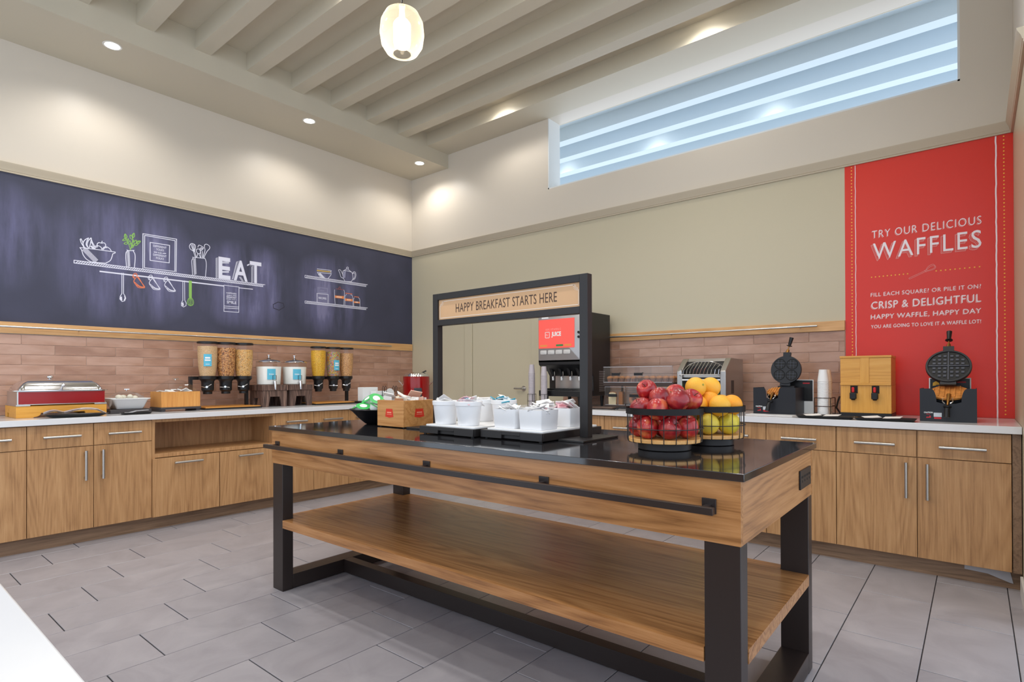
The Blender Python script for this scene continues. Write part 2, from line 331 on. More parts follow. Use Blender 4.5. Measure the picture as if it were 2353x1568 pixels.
# ------------------------------------------------------------------ base cabinets
ZT = .8786
HAND = mat('satin_nickel', (190, 186, 180), .3, 1); DARKGAP = mat('cabinet_shadow_gap', (60, 40, 26), .7)
def bar_handle(c, ln, vert, parent):
    """round bar on two square posts, centred at c on the front plane (local y = 0)"""
    x, z = c; h = ln / 2; mb = MB()
    if vert:
        mb.tube([(x, -.034, z - h), (x, -.034, z + h)], .0092, 12)
        for s in (-1, 1): mb.box(x - .007, x + .007, -.034, -.0005, z + s * (h - .018) - .006, z + s * (h - .018) + .006)
    else:
        mb.tube([(x - h, -.034, z), (x + h, -.034, z)], .0092, 12)
        for s in (-1, 1): mb.box(x + s * (h - .018) - .006, x + s * (h - .018) + .006, -.034, -.0005, z - .006, z + .006)
    return ob('handle', mb, HAND, parent, label='satin metal bar handle')
def cabinet(loc, rz, W, label, group, drawers=True, hz=.755, handles=True):
    t = thing('base_cabinet', label, 'cabinet', loc, rz, group)
    D = .70; g = .0018; n = 2; w = W / n
    if drawers:
        ob('body', MB().box(.0006, W - .0006, .0205, D, .10, .838), CABW, t, smooth=0)
        for i in range(n):
            a, b = i * w + g, (i + 1) * w - g
            d = ob('drawer', MB().box(a, b, 0, .02, .680, .832), CABW, t, bevel=.0012); bar_handle(((a + b) / 2, hz), .205, False, d)
            d = ob('door', MB().box(a, b, 0, .02, .102, .676), CABW, t, bevel=.0012)
            bar_handle((b - .048 if i == 0 else a + .048, .545), .205, True, d)
    else:
        sh = .545
        ob('body', MB().box(.0006, .022, .004, D, .10, .838).box(W - .022, W - .0006, .004, D, .10, .838).box(.022, W - .022, .004, D, .815, .838).box(.022, W - .022, .012, D, .10, .118)
           .box(.022, W - .022, .40, .42, .118, .815), CABW, t, smooth=0)
        ob('shelf', MB().box(.022, W - .022, .003, .40, sh, sh + .03), CABW, t, bevel=.0012)
        for i in range(n):
            a, b = i * w + (.0 if i == 0 else g), (i + 1) * w - (g if i == 0 else 0)
            d = ob('door', MB().box(a + .001, b - .001, -.018, .002, .102, sh - .004), CABW, t, bevel=.0012)
            h = bar_handle(((a + b) / 2, sh - .045), .205, False, d); h.location.y = -.018
    return t
LY = [-5.32, -4.595, -3.865, -3.14, -2.17, -1.42, -.72]
names = ['wood base cabinet at the far left edge under the red chafing dish', None, 'wood base cabinet with paired doors below the chafing dish', 'wood cabinet with open shelf above two pull-out doors, below the cereal', 'wood base cabinet below the milk dispensers, half hidden by the island', 'wood base cabinet at the inner end by the red soup kettle']
for i in range(1, 6):
    lab = names[i] or 'wood base cabinet cut by the left edge of the picture'
    cabinet((.704, LY[i], 0), pi / 2, LY[i + 1] - LY[i], lab, 'left counter base cabinets', drawers=(i != 3))
ob_ = thing('cabinet_end_panel', 'wood filler panel closing the inner end of the left counter', 'panel', (0, 0, 0)); ob('panel', MB().box(.02, .70, -.7185, -.70, .10, .838), CABW, ob_, smooth=0)
RX = [2.35, 3.172, 3.996, 4.82, 5.64]
rl = ['wood base cabinet under the juice machine behind the sign', 'wood base cabinet under the pastry case, behind the fruit baskets', 'wood base cabinet behind the right end of the island', 'wood base cabinet with paired doors below the large waffle iron']
for i in range(4): cabinet((RX[i], -.704, 0), 0, RX[i + 1] - RX[i], rl[i], 'right counter base cabinets', hz=.746)
fp = thing('cabinet_filler', 'narrow dark wood filler strip between the last cabinet and the right wall', 'panel', (5.642, -.70, 0))
ob('strip', MB().box(0, .036, 0, .02, .10, .838), TOEW, fp, smooth=0)
fp = thing('cabinet_filler', 'wood end panel of the right counter beside the door', 'panel', (2.10, -.70, 0)); ob('strip', MB().box(0, .248, 0, .69, .10, .838), CABW, fp, smooth=0)
struct('baseboard_left', MB().box(.624, .644, -5.3, -.70, 0, .0995).box(.06, .644, -.70, -.68, 0, .0995), TOEW, 'brown wood-look toe board under the left cabinets', 'baseboard', smooth=0)
struct('baseboard_back', MB().box(2.12, 5.68, -.644, -.624, 0, .0995), TOEX, 'brown wood-look toe board under the right cabinets', 'baseboard', smooth=0)
tp = thing('paper_strip', 'torn grey tape strip hanging under the last right cabinet', 'tape', (5.44, -.648, .0))
ob('strip', MB().prism([(0, .100), (.15, .098), (.19, .098), (.205, .03), (.19, .032), (.1, .062), (0, .068)], -.004, -.003, 1), mat('grey_tape', (176, 176, 182), .5), tp, smooth=0)
# worktops
ct = ob('countertop', MB().box(.0105, .734, -5.32, -.0105, .8385, ZT), QUARTZ, bevel=.002); tag(ct, 'white stone countertop running along the chalkboard wall', 'countertop')
ct = ob('countertop', MB().box(2.07, 5.680, -.734, -.0105, .8385, ZT), QUARTZ, bevel=.002); tag(ct, 'white stone countertop below the waffle poster', 'countertop')
fg = thing('service_counter', 'white countertop corner in the near left foreground', 'countertop', (0, 0, 0))
ob('worktop', MB().box(3.6, 5.12, -5.25, -4.555, .842, .882), QUARTZ, fg, bevel=.003); ob('body', MB().box(3.64, 5.08, -5.2, -4.60, 0, .8415), CABW, fg, smooth=0)
# wood wall rails with steel tube
def wall_rail(label, board, tube, brk, ax):
    t = thing('wall_rail', label, 'rail', (0, 0, 0), group='steel tube rails on wood boards')
    a, b, z0, z1 = board
    def P(s, d, z): return (d, s, z) if ax == 1 else (s, -d, z)
    mb = MB()
    mb.box(.0006, .022, a, b, z0, z1) if ax == 1 else mb.box(a, b, -.022, -.0006, z0, z1)
    ob('board', mb, OAKY if ax == 1 else OAKX, t, bevel=.0015)
    z = (z0 + z1) / 2 + .004
    ob('tube', MB().tube([P(tube[0], .05, z), P(tube[1], .05, z)], .0075, 12), STEEL, t)
    for s in brk: ob('bracket', MB().tube([P(s, .0222, z - .006), P(s, .0425, z)], .005, 8), STEEL, t)
wall_rail('oak board with long steel tube rail below the chalkboard mural', (-5.0, -.0115, 1.484, 1.567), (-4.9, -.364), (-4.75, -3.43, -1.9, -.5), 1)
wall_rail('oak board with short steel tube rail above the toaster', (2.30, 4.764, 1.480, 1.552), (2.5, 4.592), (2.6, 3.45, 4.47), 0)
# ------------------------------------------------------------------ island
ISL = thing('island_table', 'wood serving island with black stone top and dark metal legs', 'table', (2.5201, -3.1478, 0), radians(.46))
IL, IW_, TZ = 2.4827, .8956, .8845
ob('stone_top', MB().box(-.013, IL + .013, -.013, IW_ + .013, TZ - .022, TZ), STONE, ISL, bevel=.0015)
for y0, y1 in ((0, .02), (IW_ - .02, IW_)): ob('apron_board', MB().box(0, IL, y0, y1, .684, TZ - .0221), TABW, ISL, smooth=0)
for x0, x1 in ((.0003, .02), (IL - .02, IL - .0003)): ob('apron_board', MB().box(x0, x1, .0203, IW_ - .0203, .684, TZ - .0221), TABE, ISL, smooth=0)
for lx in (0.002, IL - .102):
    for ly in (.004, IW_ - .064):
        ob('leg', MB().box(lx, lx + .1, ly, ly + .06, .001, .6838), BRONZE, ISL, bevel=.0015)
    ob('foot_rail', MB().box(lx, lx + .1, .0645, IW_ - .0645, .006, .080), BRONZE, ISL, bevel=.0015)
ob('stretcher', MB().box(.1025, IL - .1025, .386, .442, .006, .080), BRONZE, ISL, bevel=.0015)
ob('shelf', MB().box(.0, IL, .066, IW_ - .066, .342, .383).box(.104, IL - .104, .002, .0662, .342, .383).box(.104, IL - .104, IW_ - .0662, IW_ - .002, .342, .383), TABW, ISL, smooth=0)
tr = ob('towel_rail', MB().box(.02, IL - .055, -.062, -.044, .772, .792), BRONZE, ISL, bevel=.001)
for x in (.06, .64, 1.24, 1.83, IL - .085):
    ob('rail_mount', MB().box(x - .02, x + .02, -.0055, -.0004, .764, .806).box(x - .008, x + .008, -.044, -.0055, .776, .790), BRONZE, tr, bevel=.001)
pl_ = ob('socket_plate', MB().box(IL + .0004, IL + .006, .672, .842, .733, .802), BLACK, ISL, bevel=.001, label='black double socket plate')
hs = MB()
for k in range(4):
    for (dz, dy) in ((.012, -.008), (.012, .008), (-.004, 0)): hs.box(IL + .0061, IL + .0068, .70 + k * .038 + dy - .0025, .70 + k * .038 + dy + .0025, .765 + dz - .004, .765 + dz + .004)
ob('socket_holes', hs, mat('socket_black', (6, 6, 6), .6), pl_, smooth=0)
# ------------------------------------------------------------------ flat prints: chalkboard mural and waffle poster
def catmull(P, n=6):
    if len(P) < 3: return P
    out = []
    for i in range(len(P) - 1):
        p0 = P[max(i - 1, 0)]; p1 = P[i]; p2 = P[i + 1]; p3 = P[min(i + 2, len(P) - 1)]
        for k in range(n):
            t = k / n
            out.append(tuple(.5 * ((2 * p1[a]) + (-p0[a] + p2[a]) * t + (2*p0[a] - 5*p1[a] + 4*p2[a] - p3[a]) * t*t + (-p0[a] + 3*p1[a] - 3*p2[a] + p3[a]) * t**3) for a in range(2)))
    return out + [P[-1]]
class Plane2:
    """draws flat strokes on a wall: (s, z) coordinates along the wall, eps off it"""
    def __init__(s, ax, v, eps):
        s.ax = ax; s.v = v; s.eps = eps; s.k = 0
    def P(s, a, z, lift=0):
        return (s.v + s.eps + lift, a, z) if s.ax == 0 else (a, s.v - s.eps - lift, z)
    def crop(s, ox, oy, sc):
        def f(q):
            w = px(ox + q[0] / sc, oy + q[1] / sc, s.ax, s.v); return (w.y if s.ax == 0 else w.x, w.z)
        return f
    def stroke(s, mb, pts, w, lift=0):
        for i in range(len(pts) - 1):
            a, b = pts[i], pts[i + 1]; dx, dz = b[0] - a[0], b[1] - a[1]; l = math.hypot(dx, dz)
            if l < 1e-6: continue
            s.k += 1; lift_ = lift + (s.k % 60) * 6e-6
            nx, nz = -dz / l * w / 2, dx / l * w / 2; ex, ez = dx / l * w * .3, dz / l * w * .3
            mb.quad(s.P(a[0] - ex + nx, a[1] - ez + nz, lift_), s.P(a[0] - ex - nx, a[1] - ez - nz, lift_), s.P(b[0] + ex - nx, b[1] + ez - nz, lift_), s.P(b[0] + ex + nx, b[1] + ez + nz, lift_))
    def poly(s, mb, pts, lift=0):
        mb.add([s.P(a, z, lift) for a, z in pts], [tuple(range(len(pts)))])
def text_mesh(body, bold=0, spacing=1.0):
    cu = bpy.data.curves.new('lettering', 'FONT'); cu.body = body; cu.size = 1; cu.offset = bold; cu.space_character = spacing; cu.resolution_u = 3
    o = bpy.data.objects.new('lettering', cu); me = bpy.data.meshes.new_from_object(o)
    V = [v.co.copy() for v in me.vertices]; Fc = [tuple(p.vertices) for p in me.polygons]
    bpy.data.objects.remove(o); bpy.data.curves.remove(cu); bpy.data.meshes.remove(me)
    x0 = min(v.x for v in V); x1 = max(v.x for v in V); y0 = min(v.y for v in V); y1 = max(v.y for v in V)
    return [((v.x - x0) / (x1 - x0), (v.y - y0) / (y1 - y0)) for v in V], Fc
def put_text(mb, body, fn, bold=0, spacing=1.0):
    """fn(u, v) maps the unit text box to space"""
    V, Fc = text_mesh(body, bold, spacing); mb.add([fn(u, v) for u, v in V], Fc)
# ---- mural
def chalk_mat():
    m, t, b = nt('chalkboard'); N = t.nodes; tc = N.new('ShaderNodeTexCoord')
    mp = N.new('ShaderNodeMapping'); mp.inputs['Scale'].default_value = (1, 3.2, .5); L(t, tc.outputs['Object'], mp.inputs[0])
    n = N.new('ShaderNodeTexNoise'); n.inputs['Scale'].default_value = 1.6; n.inputs['Detail'].default_value = 6; n.inputs['Roughness'].default_value = .6; L(t, mp.outputs[0], n.inputs['Vector'])
    n2 = N.new('ShaderNodeTexNoise'); n2.inputs['Scale'].default_value = 2.6; n2.inputs['Detail'].default_value = 7; L(t, tc.outputs['Object'], n2.inputs['Vector'])
    # rubbed patches around the drawings
    sp = N.new('ShaderNodeSeparateXYZ'); L(t, tc.outputs['Object'], sp.inputs[0])
    def patch(cy, cz, ry, rz, pw):
        def d(o, c, r):
            a = N.new('ShaderNodeMath'); a.operation = 'SUBTRACT'; L(t, o, a.inputs[0]); a.inputs[1].default_value = c
            q = N.new('ShaderNodeMath'); q.operation = 'DIVIDE'; L(t, a.outputs[0], q.inputs[0]); q.inputs[1].default_value = r
            e = N.new('ShaderNodeMath'); e.operation = 'POWER'; ab = N.new('ShaderNodeMath'); ab.operation = 'ABSOLUTE'; L(t, q.outputs[0], ab.inputs[0]); L(t, ab.outputs[0], e.inputs[0]); e.inputs[1].default_value = pw; return e.outputs[0]
        s = N.new('ShaderNodeMath'); s.operation = 'ADD'; L(t, d(sp.outputs[1], cy, ry), s.inputs[0]); L(t, d(sp.outputs[2], cz, rz), s.inputs[1])
        r = N.new('ShaderNodeMapRange'); r.inputs[1].default_value = 2.2; r.inputs[2].default_value = 0; L(t, s.outputs[0], r.inputs[0]); return r.outputs[0]
    o = None
    for q in ((-3.1, 2.12, .42, .42, 3), (-2.07, 2.05, .38, .34, 3), (-1.15, 2.05, .35, .36, 3), (-3.95, 2.2, .3, .3, 2)):
        p = patch(*q)
        if o is None: o = p
        else:
            mx = N.new('ShaderNodeMath'); mx.operation = 'MAXIMUM'; L(t, o, mx.inputs[0]); L(t, p, mx.inputs[1]); o = mx.outputs[0]
    n1r = N.new('ShaderNodeMapRange'); n1r.inputs[1].default_value = .34; n1r.inputs[2].default_value = .68; L(t, n.outputs[0], n1r.inputs[0])
    mu = N.new('ShaderNodeMath'); mu.operation = 'MULTIPLY'; L(t, o, mu.inputs[0]); L(t, n1r.outputs[0], mu.inputs[1])
    ad = N.new('ShaderNodeMath'); ad.operation = 'MULTIPLY_ADD'; L(t, n2.outputs[0], ad.inputs[0]); ad.inputs[1].default_value = .4; L(t, mu.outputs[0], ad.inputs[2])
    L(t, ramp(t, ad.outputs[0], [(.10, (60, 61, 76)), (.3, (72, 73, 92)), (.8, (100, 99, 130)), (1.0, (126, 124, 156))]), b.inputs['Base Color'])
    b.inputs['Roughness'].default_value = .55; b.inputs['Specular IOR Level'].default_value = .3
    return m
MUR = ob('chalkboard_mural', MB().box(.0005, .003, -5.0, -.0008, 1.568, 2.6645), chalk_mat(), smooth=0); tag(MUR, 'dark chalkboard mural with white chalk kitchen drawings and the word EAT', 'mural')
PL = Plane2(0, .003, .0007); c1 = PL.crop(160, 520, 8.7115); c2 = PL.crop(400, 540, 8.254); c3 = PL.crop(690, 600, 13.065)
CH = mat('chalk_white', (226, 226, 240), .9); CHG = mat('chalk_green', (142, 190, 96), .9); CHO = mat('chalk_orange', (226, 128, 92), .9); CHY = mat('chalk_yellow', (214, 180, 96), .9); CHD = mat('chalk_dark', (56, 54, 66), .9); CHR = mat('chalk_maroon', (150, 84, 84), .9); CHS = mat('chalk_soft', (150, 150, 178), .9)
def lines(name, m, conv, LL, w=.006, smooth=True, par=None, lift=0):
    mb = MB()
    for l in LL: PL.stroke(mb, catmull([conv(q) for q in l]) if smooth else [conv(q) for q in l], w, lift)
    return ob(name, mb, m, par or MUR, smooth=0, fix=False)
def zig(x0, y0, x1, y1, w, n, sl=0):
    return [[(x0 + (x1 - x0) * i / n - w / 2, y0 + (y1 - y0) * i / n + sl), (x0 + (x1 - x0) * i / n + w / 2, y0 + (y1 - y0) * i / n - sl)] for i in range(n + 1)]
def ring(x, y, rx, ry, n=14): return [(x + rx * cos(2*pi*i/n), y + ry * sin(2*pi*i/n)) for i in range(n + 1)]
# fruit bowl
lines('drawn_fruit_bowl', CH, c1, [[(205,430),(310,440),(600,475),(912,518)], [(205,430),(240,480),(265,560),(300,620),(350,670),(420,710),(480,722)], [(420,715),(560,728),(720,742)], [(912,518),(905,540),(865,555),(845,620),(810,690),(720,742)],
  [(210,260),(230,330),(262,385),(290,435)], [(225,250),(262,320),(268,380)], [(365,240),(300,280),(268,350),(300,435)], [(380,235),(345,300),(330,360),(345,400),(380,440)], [(425,235),(370,300),(350,370),(378,440)], [(435,240),(420,330),(395,430)], [(437,320),(465,380),(490,430)], [(425,235),(455,320),(500,400)],
  [(555,395),(550,360),(580,330),(620,335),(640,340),(690,335),(720,370),(715,410)], [(640,335),(650,300)], [(480,455),(500,410),(560,392),(620,415),(650,470)], [(655,455),(690,420),(740,415),(800,450),(832,495)], [(500,455),(520,425),(560,412)], [(675,470),(700,435),(740,430)]], .0058)
lines('drawn_shading', CH, c1, zig(290,455,530,700,70,17,30) + zig(430,400,470,440,26,6,8), .0035, False)
lines('drawn_vase', CH, c1, [[(1160,485),(1225,490),(1290,485)], [(1145,475),(1160,492),(1130,530),(1125,640),(1140,820)], [(1290,485),(1275,500),(1305,560),(1310,660),(1295,835)]], .0058)
lines('drawn_shading', CH, c1, zig(1172,500,1188,805,48,22,10), .0032, False)
def leaf(a, b, k=.26):
    dx, dy = b[0] - a[0], b[1] - a[1]
    return [a, (a[0] + dx*.45 - dy*k, a[1] + dy*.45 + dx*k), b, (a[0] + dx*.45 + dy*k, a[1] + dy*.45 - dx*k), a]
lines('drawn_leaves', CHG, c1, [[(1215,478),(1185,370),(1130,260),(1110,160)], [(1215,478),(1250,360),(1260,230),(1280,140)], [(1218,445),(1290,370),(1400,300)]] + [leaf(a, b) for a, b in
  (((1130,262),(1060,285)),((1128,258),(1110,155)),((1150,300),(1178,252)),((1168,335),(1088,350)),((1185,370),(1208,292)),((1258,240),(1288,140)),((1256,268),(1212,178)),((1262,320),(1278,275)),((1295,365),(1330,280)),((1330,342),(1418,300)),((1290,375),(1368,358)),((1228,432),(1284,385)),((1240,400),(1244,335)))], .0052)
# framed motto
lines('drawn_frame', CH, c1, [[(1465,848),(1467,150),(2140,260),(2130,915)], [(1497,833),(1502,185),(2110,290),(2105,907),(1497,833)], [(1612,325),(2000,385),(1993,735),(1610,685),(1612,325)], [(1688,517),(1750,524)], [(1860,543),(1925,548)]], .0062, False)
def wall_text(pl, mb, body, conv, bl, br, tl, bold=0, lift=0, sp=1.0):
    a = conv(bl); b = conv(br); h = conv(tl)[1] - a[1]; z = (a[1] + b[1]) / 2 if abs(b[1] - a[1]) < .05 else a[1]
    put_text(mb, body, lambda u, v: pl.P(a[0] + (b[0] - a[0]) * u, z + h * v, lift), bold, sp)
mb = MB()
for body, bl, br, tl in (('DIFFERENT', (1672,415), (1940,450), (1672,375)), ('YOLKS', (1730,487), (1885,505), (1730,443)), ('FOR', (1770,550), (1845,560), (1770,515)), ('DIFFERENT', (1672,590), (1940,625), (1672,550)), ('FOLKS', (1730,657), (1885,677), (1730,615))):
    mb = MB(); wall_text(PL, mb, body, c1, bl, br, tl, .012); ob('lettering', mb, CH, MUR, smooth=0, fix=False)
# long shelf and rail (level lines along the wall)
def shelf_bar(y0, y1, zt, zb, n, w, name='drawn_shelf'):
    mb = MB(); PL.stroke(mb, [(y0, zt), (y1, zt)], w); PL.stroke(mb, [(y0, zb), (y1 - .02, zb)], w); PL.stroke(mb, [(y0, zt), (y0, zb)], w)
    for i in range(n):
        y = y0 + (y1 - y0 - .03) * (i + .6) / n; PL.stroke(mb, [(y, zb), (y + .022, zt)], w * .95)
    return ob(name, mb, CH, MUR, smooth=0, fix=False)
a = c1((88, 682)); bq = c1((88, 737)); e = c2((1725, 940)); shelf_bar(a[0], e[0], a[1], bq[1], 96, .0058)
a = c1((608, 905)); e = c2((940, 970)); e2 = c2((1230, 1005)); e3 = c2((1490, 1032))
mb = MB(); PL.stroke(mb, [a, e], .011); PL.stroke(mb, [e2, e3], .007); ob('drawn_rail', mb, CH, MUR, smooth=0, fix=False)
sp_ = [(1045,940),(1045,1350),(1012,1405),(1005,1460),(1050,1508),(1100,1495),(1122,1445),(1105,1390),(1078,1350),(1078,940)]
lines('drawn_spoon', CH, c1, [sp_[:2] + sp_[2:], [(1100,1400),(1108,1440),(1090,1480)]] + zig(1028,1420,1035,1480,26,6,5), .0052, False)
mug = [[(1345,1005),(1500,1210)], [(1500,1210),(1490,1235),(1380,1230),(1330,1180),(1285,1100),(1345,1008)], [(1372,1012),(1490,1212)], [(1300,1120),(1400,1200),(1490,1220)], [(1335,1175),(1400,1212),(1480,1226)], [(1280,1040),(1265,1000),(1290,955),(1330,945),(1355,985),(1350,1000)], [(1302,1050),(1290,1010),(1315,975),(1350,982)]]
lines('drawn_mug', CHO, c1, mug, .006)
lines('drawn_mug', CH, c1, [[(x + 308, y + 36) for x, y in l] for l in mug], .005); lines('drawn_mug', CH, c1, [[(x + 615, y + 74) for x, y in l] for l in mug], .005)
# jar of utensils
lines('drawn_utensil_jar', CH, c2, [[(350,420),(360,440),(335,490),(340,600),(350,760)], [(580,440),(605,500),(610,600),(595,790)], [(370,425),(580,447)], [(380,320),(310,270),(290,220),(310,175),(345,165),(390,185),(405,230),(385,320)], [(345,170),(375,320)], [(320,180),(365,310)], [(375,180),(385,310)], [(370,325),(405,430)], [(395,320),(420,425)],
  [(450,235),(475,195),(550,235),(545,270),(510,300)], [(500,300),(510,430)], [(420,290),(440,268),(480,275),(500,330),(470,360),(430,330),(420,290)], [(450,350),(430,430)], [(470,360),(500,430)], [(575,240),(580,190),(620,178),(670,215),(672,260),(620,320),(560,440)], [(575,240),(585,300),(545,430)], [(480,270),(525,235)], [(495,285),(540,250)], [(535,310),(540,430)]], .0052)
lines('drawn_shading', CH, c2, zig(385,450,400,750,48,22,10), .0032, False)
# EAT
mb = MB()
for ch, bl, br, tl in (('E', (842,830), (1068,848), (842,415)), ('A', (1130,860), (1395,890), (1130,470)), ('T', (1435,915), (1655,915), (1435,508))):
    mb = MB(); wall_text(PL, mb, ch, c2, bl, br, tl, .02, .0004); ob('letter', mb, CH, MUR, smooth=0, fix=False)
lines('drawn_shading', CH, c2, zig(803,440,803,812,26,30,8) + zig(1192,510,1108,840,26,28,8) + zig(970,508,970,540,140,4,0) + zig(970,690,970,715,140,4,0) + zig(1405,560,1405,580,40,4,8) + zig(1478,605,1478,900,26,24,10) + zig(1250,800,1300,875,40,7,0) + [[(830,430),(830,815)], [(1225,495),(1135,850)], [(1440,585),(1510,590),(1512,900)]], .0026, False)
# tea towel
lines('drawn_towel', CH, c2, [[(945,955),(1230,990),(1226,1470),(945,1452),(945,955)], [(945,1350),(1222,1370)], [(945,1385),(1222,1403)], [(1000,1142),(1070,1150)], [(1115,1152),(1180,1158)]], .0052, False)
mb = MB()
for body, bl, br, tl in (('HAPPINESS', (990,1117), (1183,1133), (990,1087)), ('IS', (1080,1158), (1100,1159), (1080,1140)), ('BREAKFAST', (995,1198), (1183,1210), (995,1163)), ('SERVED WITH A', (990,1226), (1185,1242), (990,1208)), ('SMILE', (998,1300), (1183,1315), (998,1246))):
    mb = MB(); wall_text(PL, mb, body, c2, bl, br, tl, .015); ob('lettering', mb, CH, MUR, smooth=0, fix=False)
lines('drawn_spoon', CH, c2, [[(165,870),(165,1240),(138,1295),(140,1345),(180,1368),(225,1345),(230,1295),(202,1240),(198,870)]] + zig(160,1290,170,1340,24,5,5), .005, False)
lines('drawn_whisk', CHG, c2, [[(308,885),(307,1165)]], .024, False); lines('drawn_whisk', CHG, c2, [[(300,1175),(255,1250),(260,1315),(310,1345),(360,1320),(365,1250),(318,1175)], [(310,1175),(310,1340)], [(305,1175),(280,1260),(290,1330)], [(313,1175),(340,1260),(335,1330)]], .005)
lines('drawn_hexagon', CHD, c2, [[(1880,1320),(1970,1275),(2070,1300),(2090,1370),(1990,1430),(1885,1390),(1880,1320)]], .007, False)
# right hand shelves
for k, (a, bq, e) in enumerate((((140,430),(140,500),(2020,720)), ((140,1200),(140,1265),(2020,1415)))):
    A = c3(a); B = c3(bq); E_ = c3(e); shelf_bar(A[0], E_[0], A[1], B[1], 46, .0056)
lines('drawn_bowls', CH, c3, [[(505,235),(900,282)], [(510,338),(900,382)], [(900,282),(936,300),(900,335)], [(905,385),(940,355)], [(510,340),(560,430),(640,520)], [(930,400),(880,470),(830,525)]] + zig(575,375,700,510,60,14,8), .0058, False)
lines('drawn_bowls', CHY, c3, [[(505,285),(905,330)]], .012, False)
lines('drawn_teapot', CH, c3, [[(1280,300),(1270,400),(1300,520),(1340,610)], [(1340,612),(1530,622)], [(1530,620),(1580,520),(1560,380),(1540,335)], [(1290,295),(1340,270),(1390,240)], [(1290,290),(1420,300),(1540,335)], [(1430,240),(1480,290),(1540,335)], ring(1415,212,30,28), [(1270,400),(1210,280),(1160,265),(1150,285),(1190,380),(1220,480),(1290,520)], [(1555,375),(1600,330),(1650,340),(1670,430),(1640,530),(1580,565)], [(1570,390),(1610,360),(1640,400),(1630,490),(1590,540)]], .0056)
lines('drawn_shading', CHS, c3, zig(1330,320,1310,500,70,12,4), .006, False)
lines('drawn_recipe_box', CH, c3, [[(500,972),(835,1008),(832,1262)], [(500,972),(502,1225)]], .0058, False); lines('drawn_recipe_box', CHS, c3, [[(515,985),(517,1225)], [(525,970),(525,792),(815,828),(812,985)], [(545,830),(600,836)], [(545,880),(715,900)], [(545,930),(790,955)], [(545,950),(790,972)]], .0052, False)
mb = MB(); wall_text(PL, mb, 'RECIPES', c3, (550,1135), (782,1162), (550,1075), .02); ob('lettering', mb, CH, MUR, smooth=0, fix=False)
for LL in ([[(1030,862),(1025,950),(1045,1292)], [(1300,870),(1325,950),(1305,1318)]], [[(1390,1012),(1345,1055),(1340,1322)], [(1510,1018),(1565,1062),(1580,1358)]], [[(1620,1108),(1600,1150),(1605,1362)], [(1745,1112),(1785,1162),(1790,1378)]]): lines('drawn_jar', CH, c3, LL, .0048)
lines('drawn_lids', CHR, c3, [[(1075,838),(1310,868)], [(1150,832),(1165,786),(1200,786),(1212,838)]], .0062, False); lines('drawn_lids', CHO, c3, [[(1355,968),(1555,990)], [(1620,1072),(1755,1088)]], .0085, False)
mb = MB(); CO2 = mat('chalk_orange_bright', (238, 140, 80), .9)
for q in ([(1035,1035),(1310,1057),(1308,1137),(1040,1107)], [(1345,1125),(1575,1147),(1572,1217),(1345,1197)], [(1605,1210),(1795,1227),(1793,1274),(1608,1262)]): PL.poly(mb, [c3(p) for p in q])
ob('drawn_bands', mb, CO2, MUR, smooth=0, fix=False)
lines('drawn_band_marks', mat('chalk_peach', (250, 205, 175), .9), c3, [[(1090,1078),(1240,1090)], [(1400,1165),(1510,1175)], [(1660,1235),(1730,1242)]], .014, False, lift=.0003)
# ---- waffle poster
RED = mat('poster_red', (220, 46, 28), .33, spec=.5)
POS = ob('waffle_poster', MB().box(4.766, XR - .0006, -.003, -.0005, .8792, 2.6645), RED, smooth=0); tag(POS, 'tall red wall poster reading TRY OUR DELICIOUS WAFFLES', 'poster')
PP = Plane2(1, -.003, .0006); c4 = PP.crop(1990, 480, 8.404); c5 = PP.crop(1990, 600, 8.404)
PW1 = mat('poster_white', (244, 234, 240), .5); PW2 = mat('poster_pink', (228, 150, 145), .5); PYL = mat('poster_yellow', (246, 186, 62), .5)
def ptext(body, conv, bl, xr, tl, bold, shadow, sp=1.05):
    a = conv(bl); b = conv((xr, bl[1])); b = (px(1990 + xr / 8.404, 600, 1, -.003).x, a[1]); h = conv(tl)[1] - a[1]
    mb = MB(); put_text(mb, body, lambda u, v: PP.P(a[0] + (b[0] - a[0]) * u, a[1] + h * v, .0006), bold, sp); ob('lettering', mb, PW1, POS, smooth=0, fix=False)
    if shadow:
        mb = MB()
        for k, s in enumerate(shadow): put_text(mb, body, lambda u, v: PP.P(a[0] + (b[0] - a[0]) * u - s, a[1] + h * v - s, .0002 + .0001 * -k), bold, sp)
        ob('lettering_shadow', mb, PW2, POS, smooth=0, fix=False)
ptext('TRY OUR DELICIOUS', c4, (118, 572), 2235, (118, 430), -.012, (.0045,), 1.15)
ptext('WAFFLES', c4, (135, 985), 2232, (135, 672), .0, None, 1.15)
# WAFFLES drop lines: three thin outlined copies
def edge_text(body, bl, xr, tl, shift, w, bold, sp):
    a = c4(bl); bx = px(1990 + xr / 8.404, 600, 1, -.003).x; h = c4(tl)[1] - a[1]; V, Fc = text_mesh(body, bold, sp); cnt = {}
    for f in Fc:
        for i in range(len(f)):
            k = tuple(sorted((f[i], f[(i + 1) % len(f)]))); cnt[k] = cnt.get(k, 0) + 1
    mb = MB()
    for (i, j), n in cnt.items():
        if n == 1:
            P = [(a[0] + (bx - a[0]) * V[q][0] - shift, a[1] + h * V[q][1] - shift) for q in (i, j)]; PP.stroke(mb, P, w, .0001)
    return mb
mb = edge_text('WAFFLES', (135, 985), 2232, (135, 672), .0065, .0018, .0, 1.15); e2 = edge_text('WAFFLES', (135, 985), 2232, (135, 672), .0115, .003, .0, 1.15); mb.add(e2.v, e2.f)
ob('lettering_shadow', mb, PW2, POS, smooth=0, fix=False)
ptext('FILL EACH SQUARE? OR PILE IT ON?', c5, (95, 705), 2220, (95, 620), -.006, (.003,), 1.1)
ptext('CRISP & DELIGHTFUL', c5, (105, 930), 2220, (105, 790), .0, (.005,), 1.08)
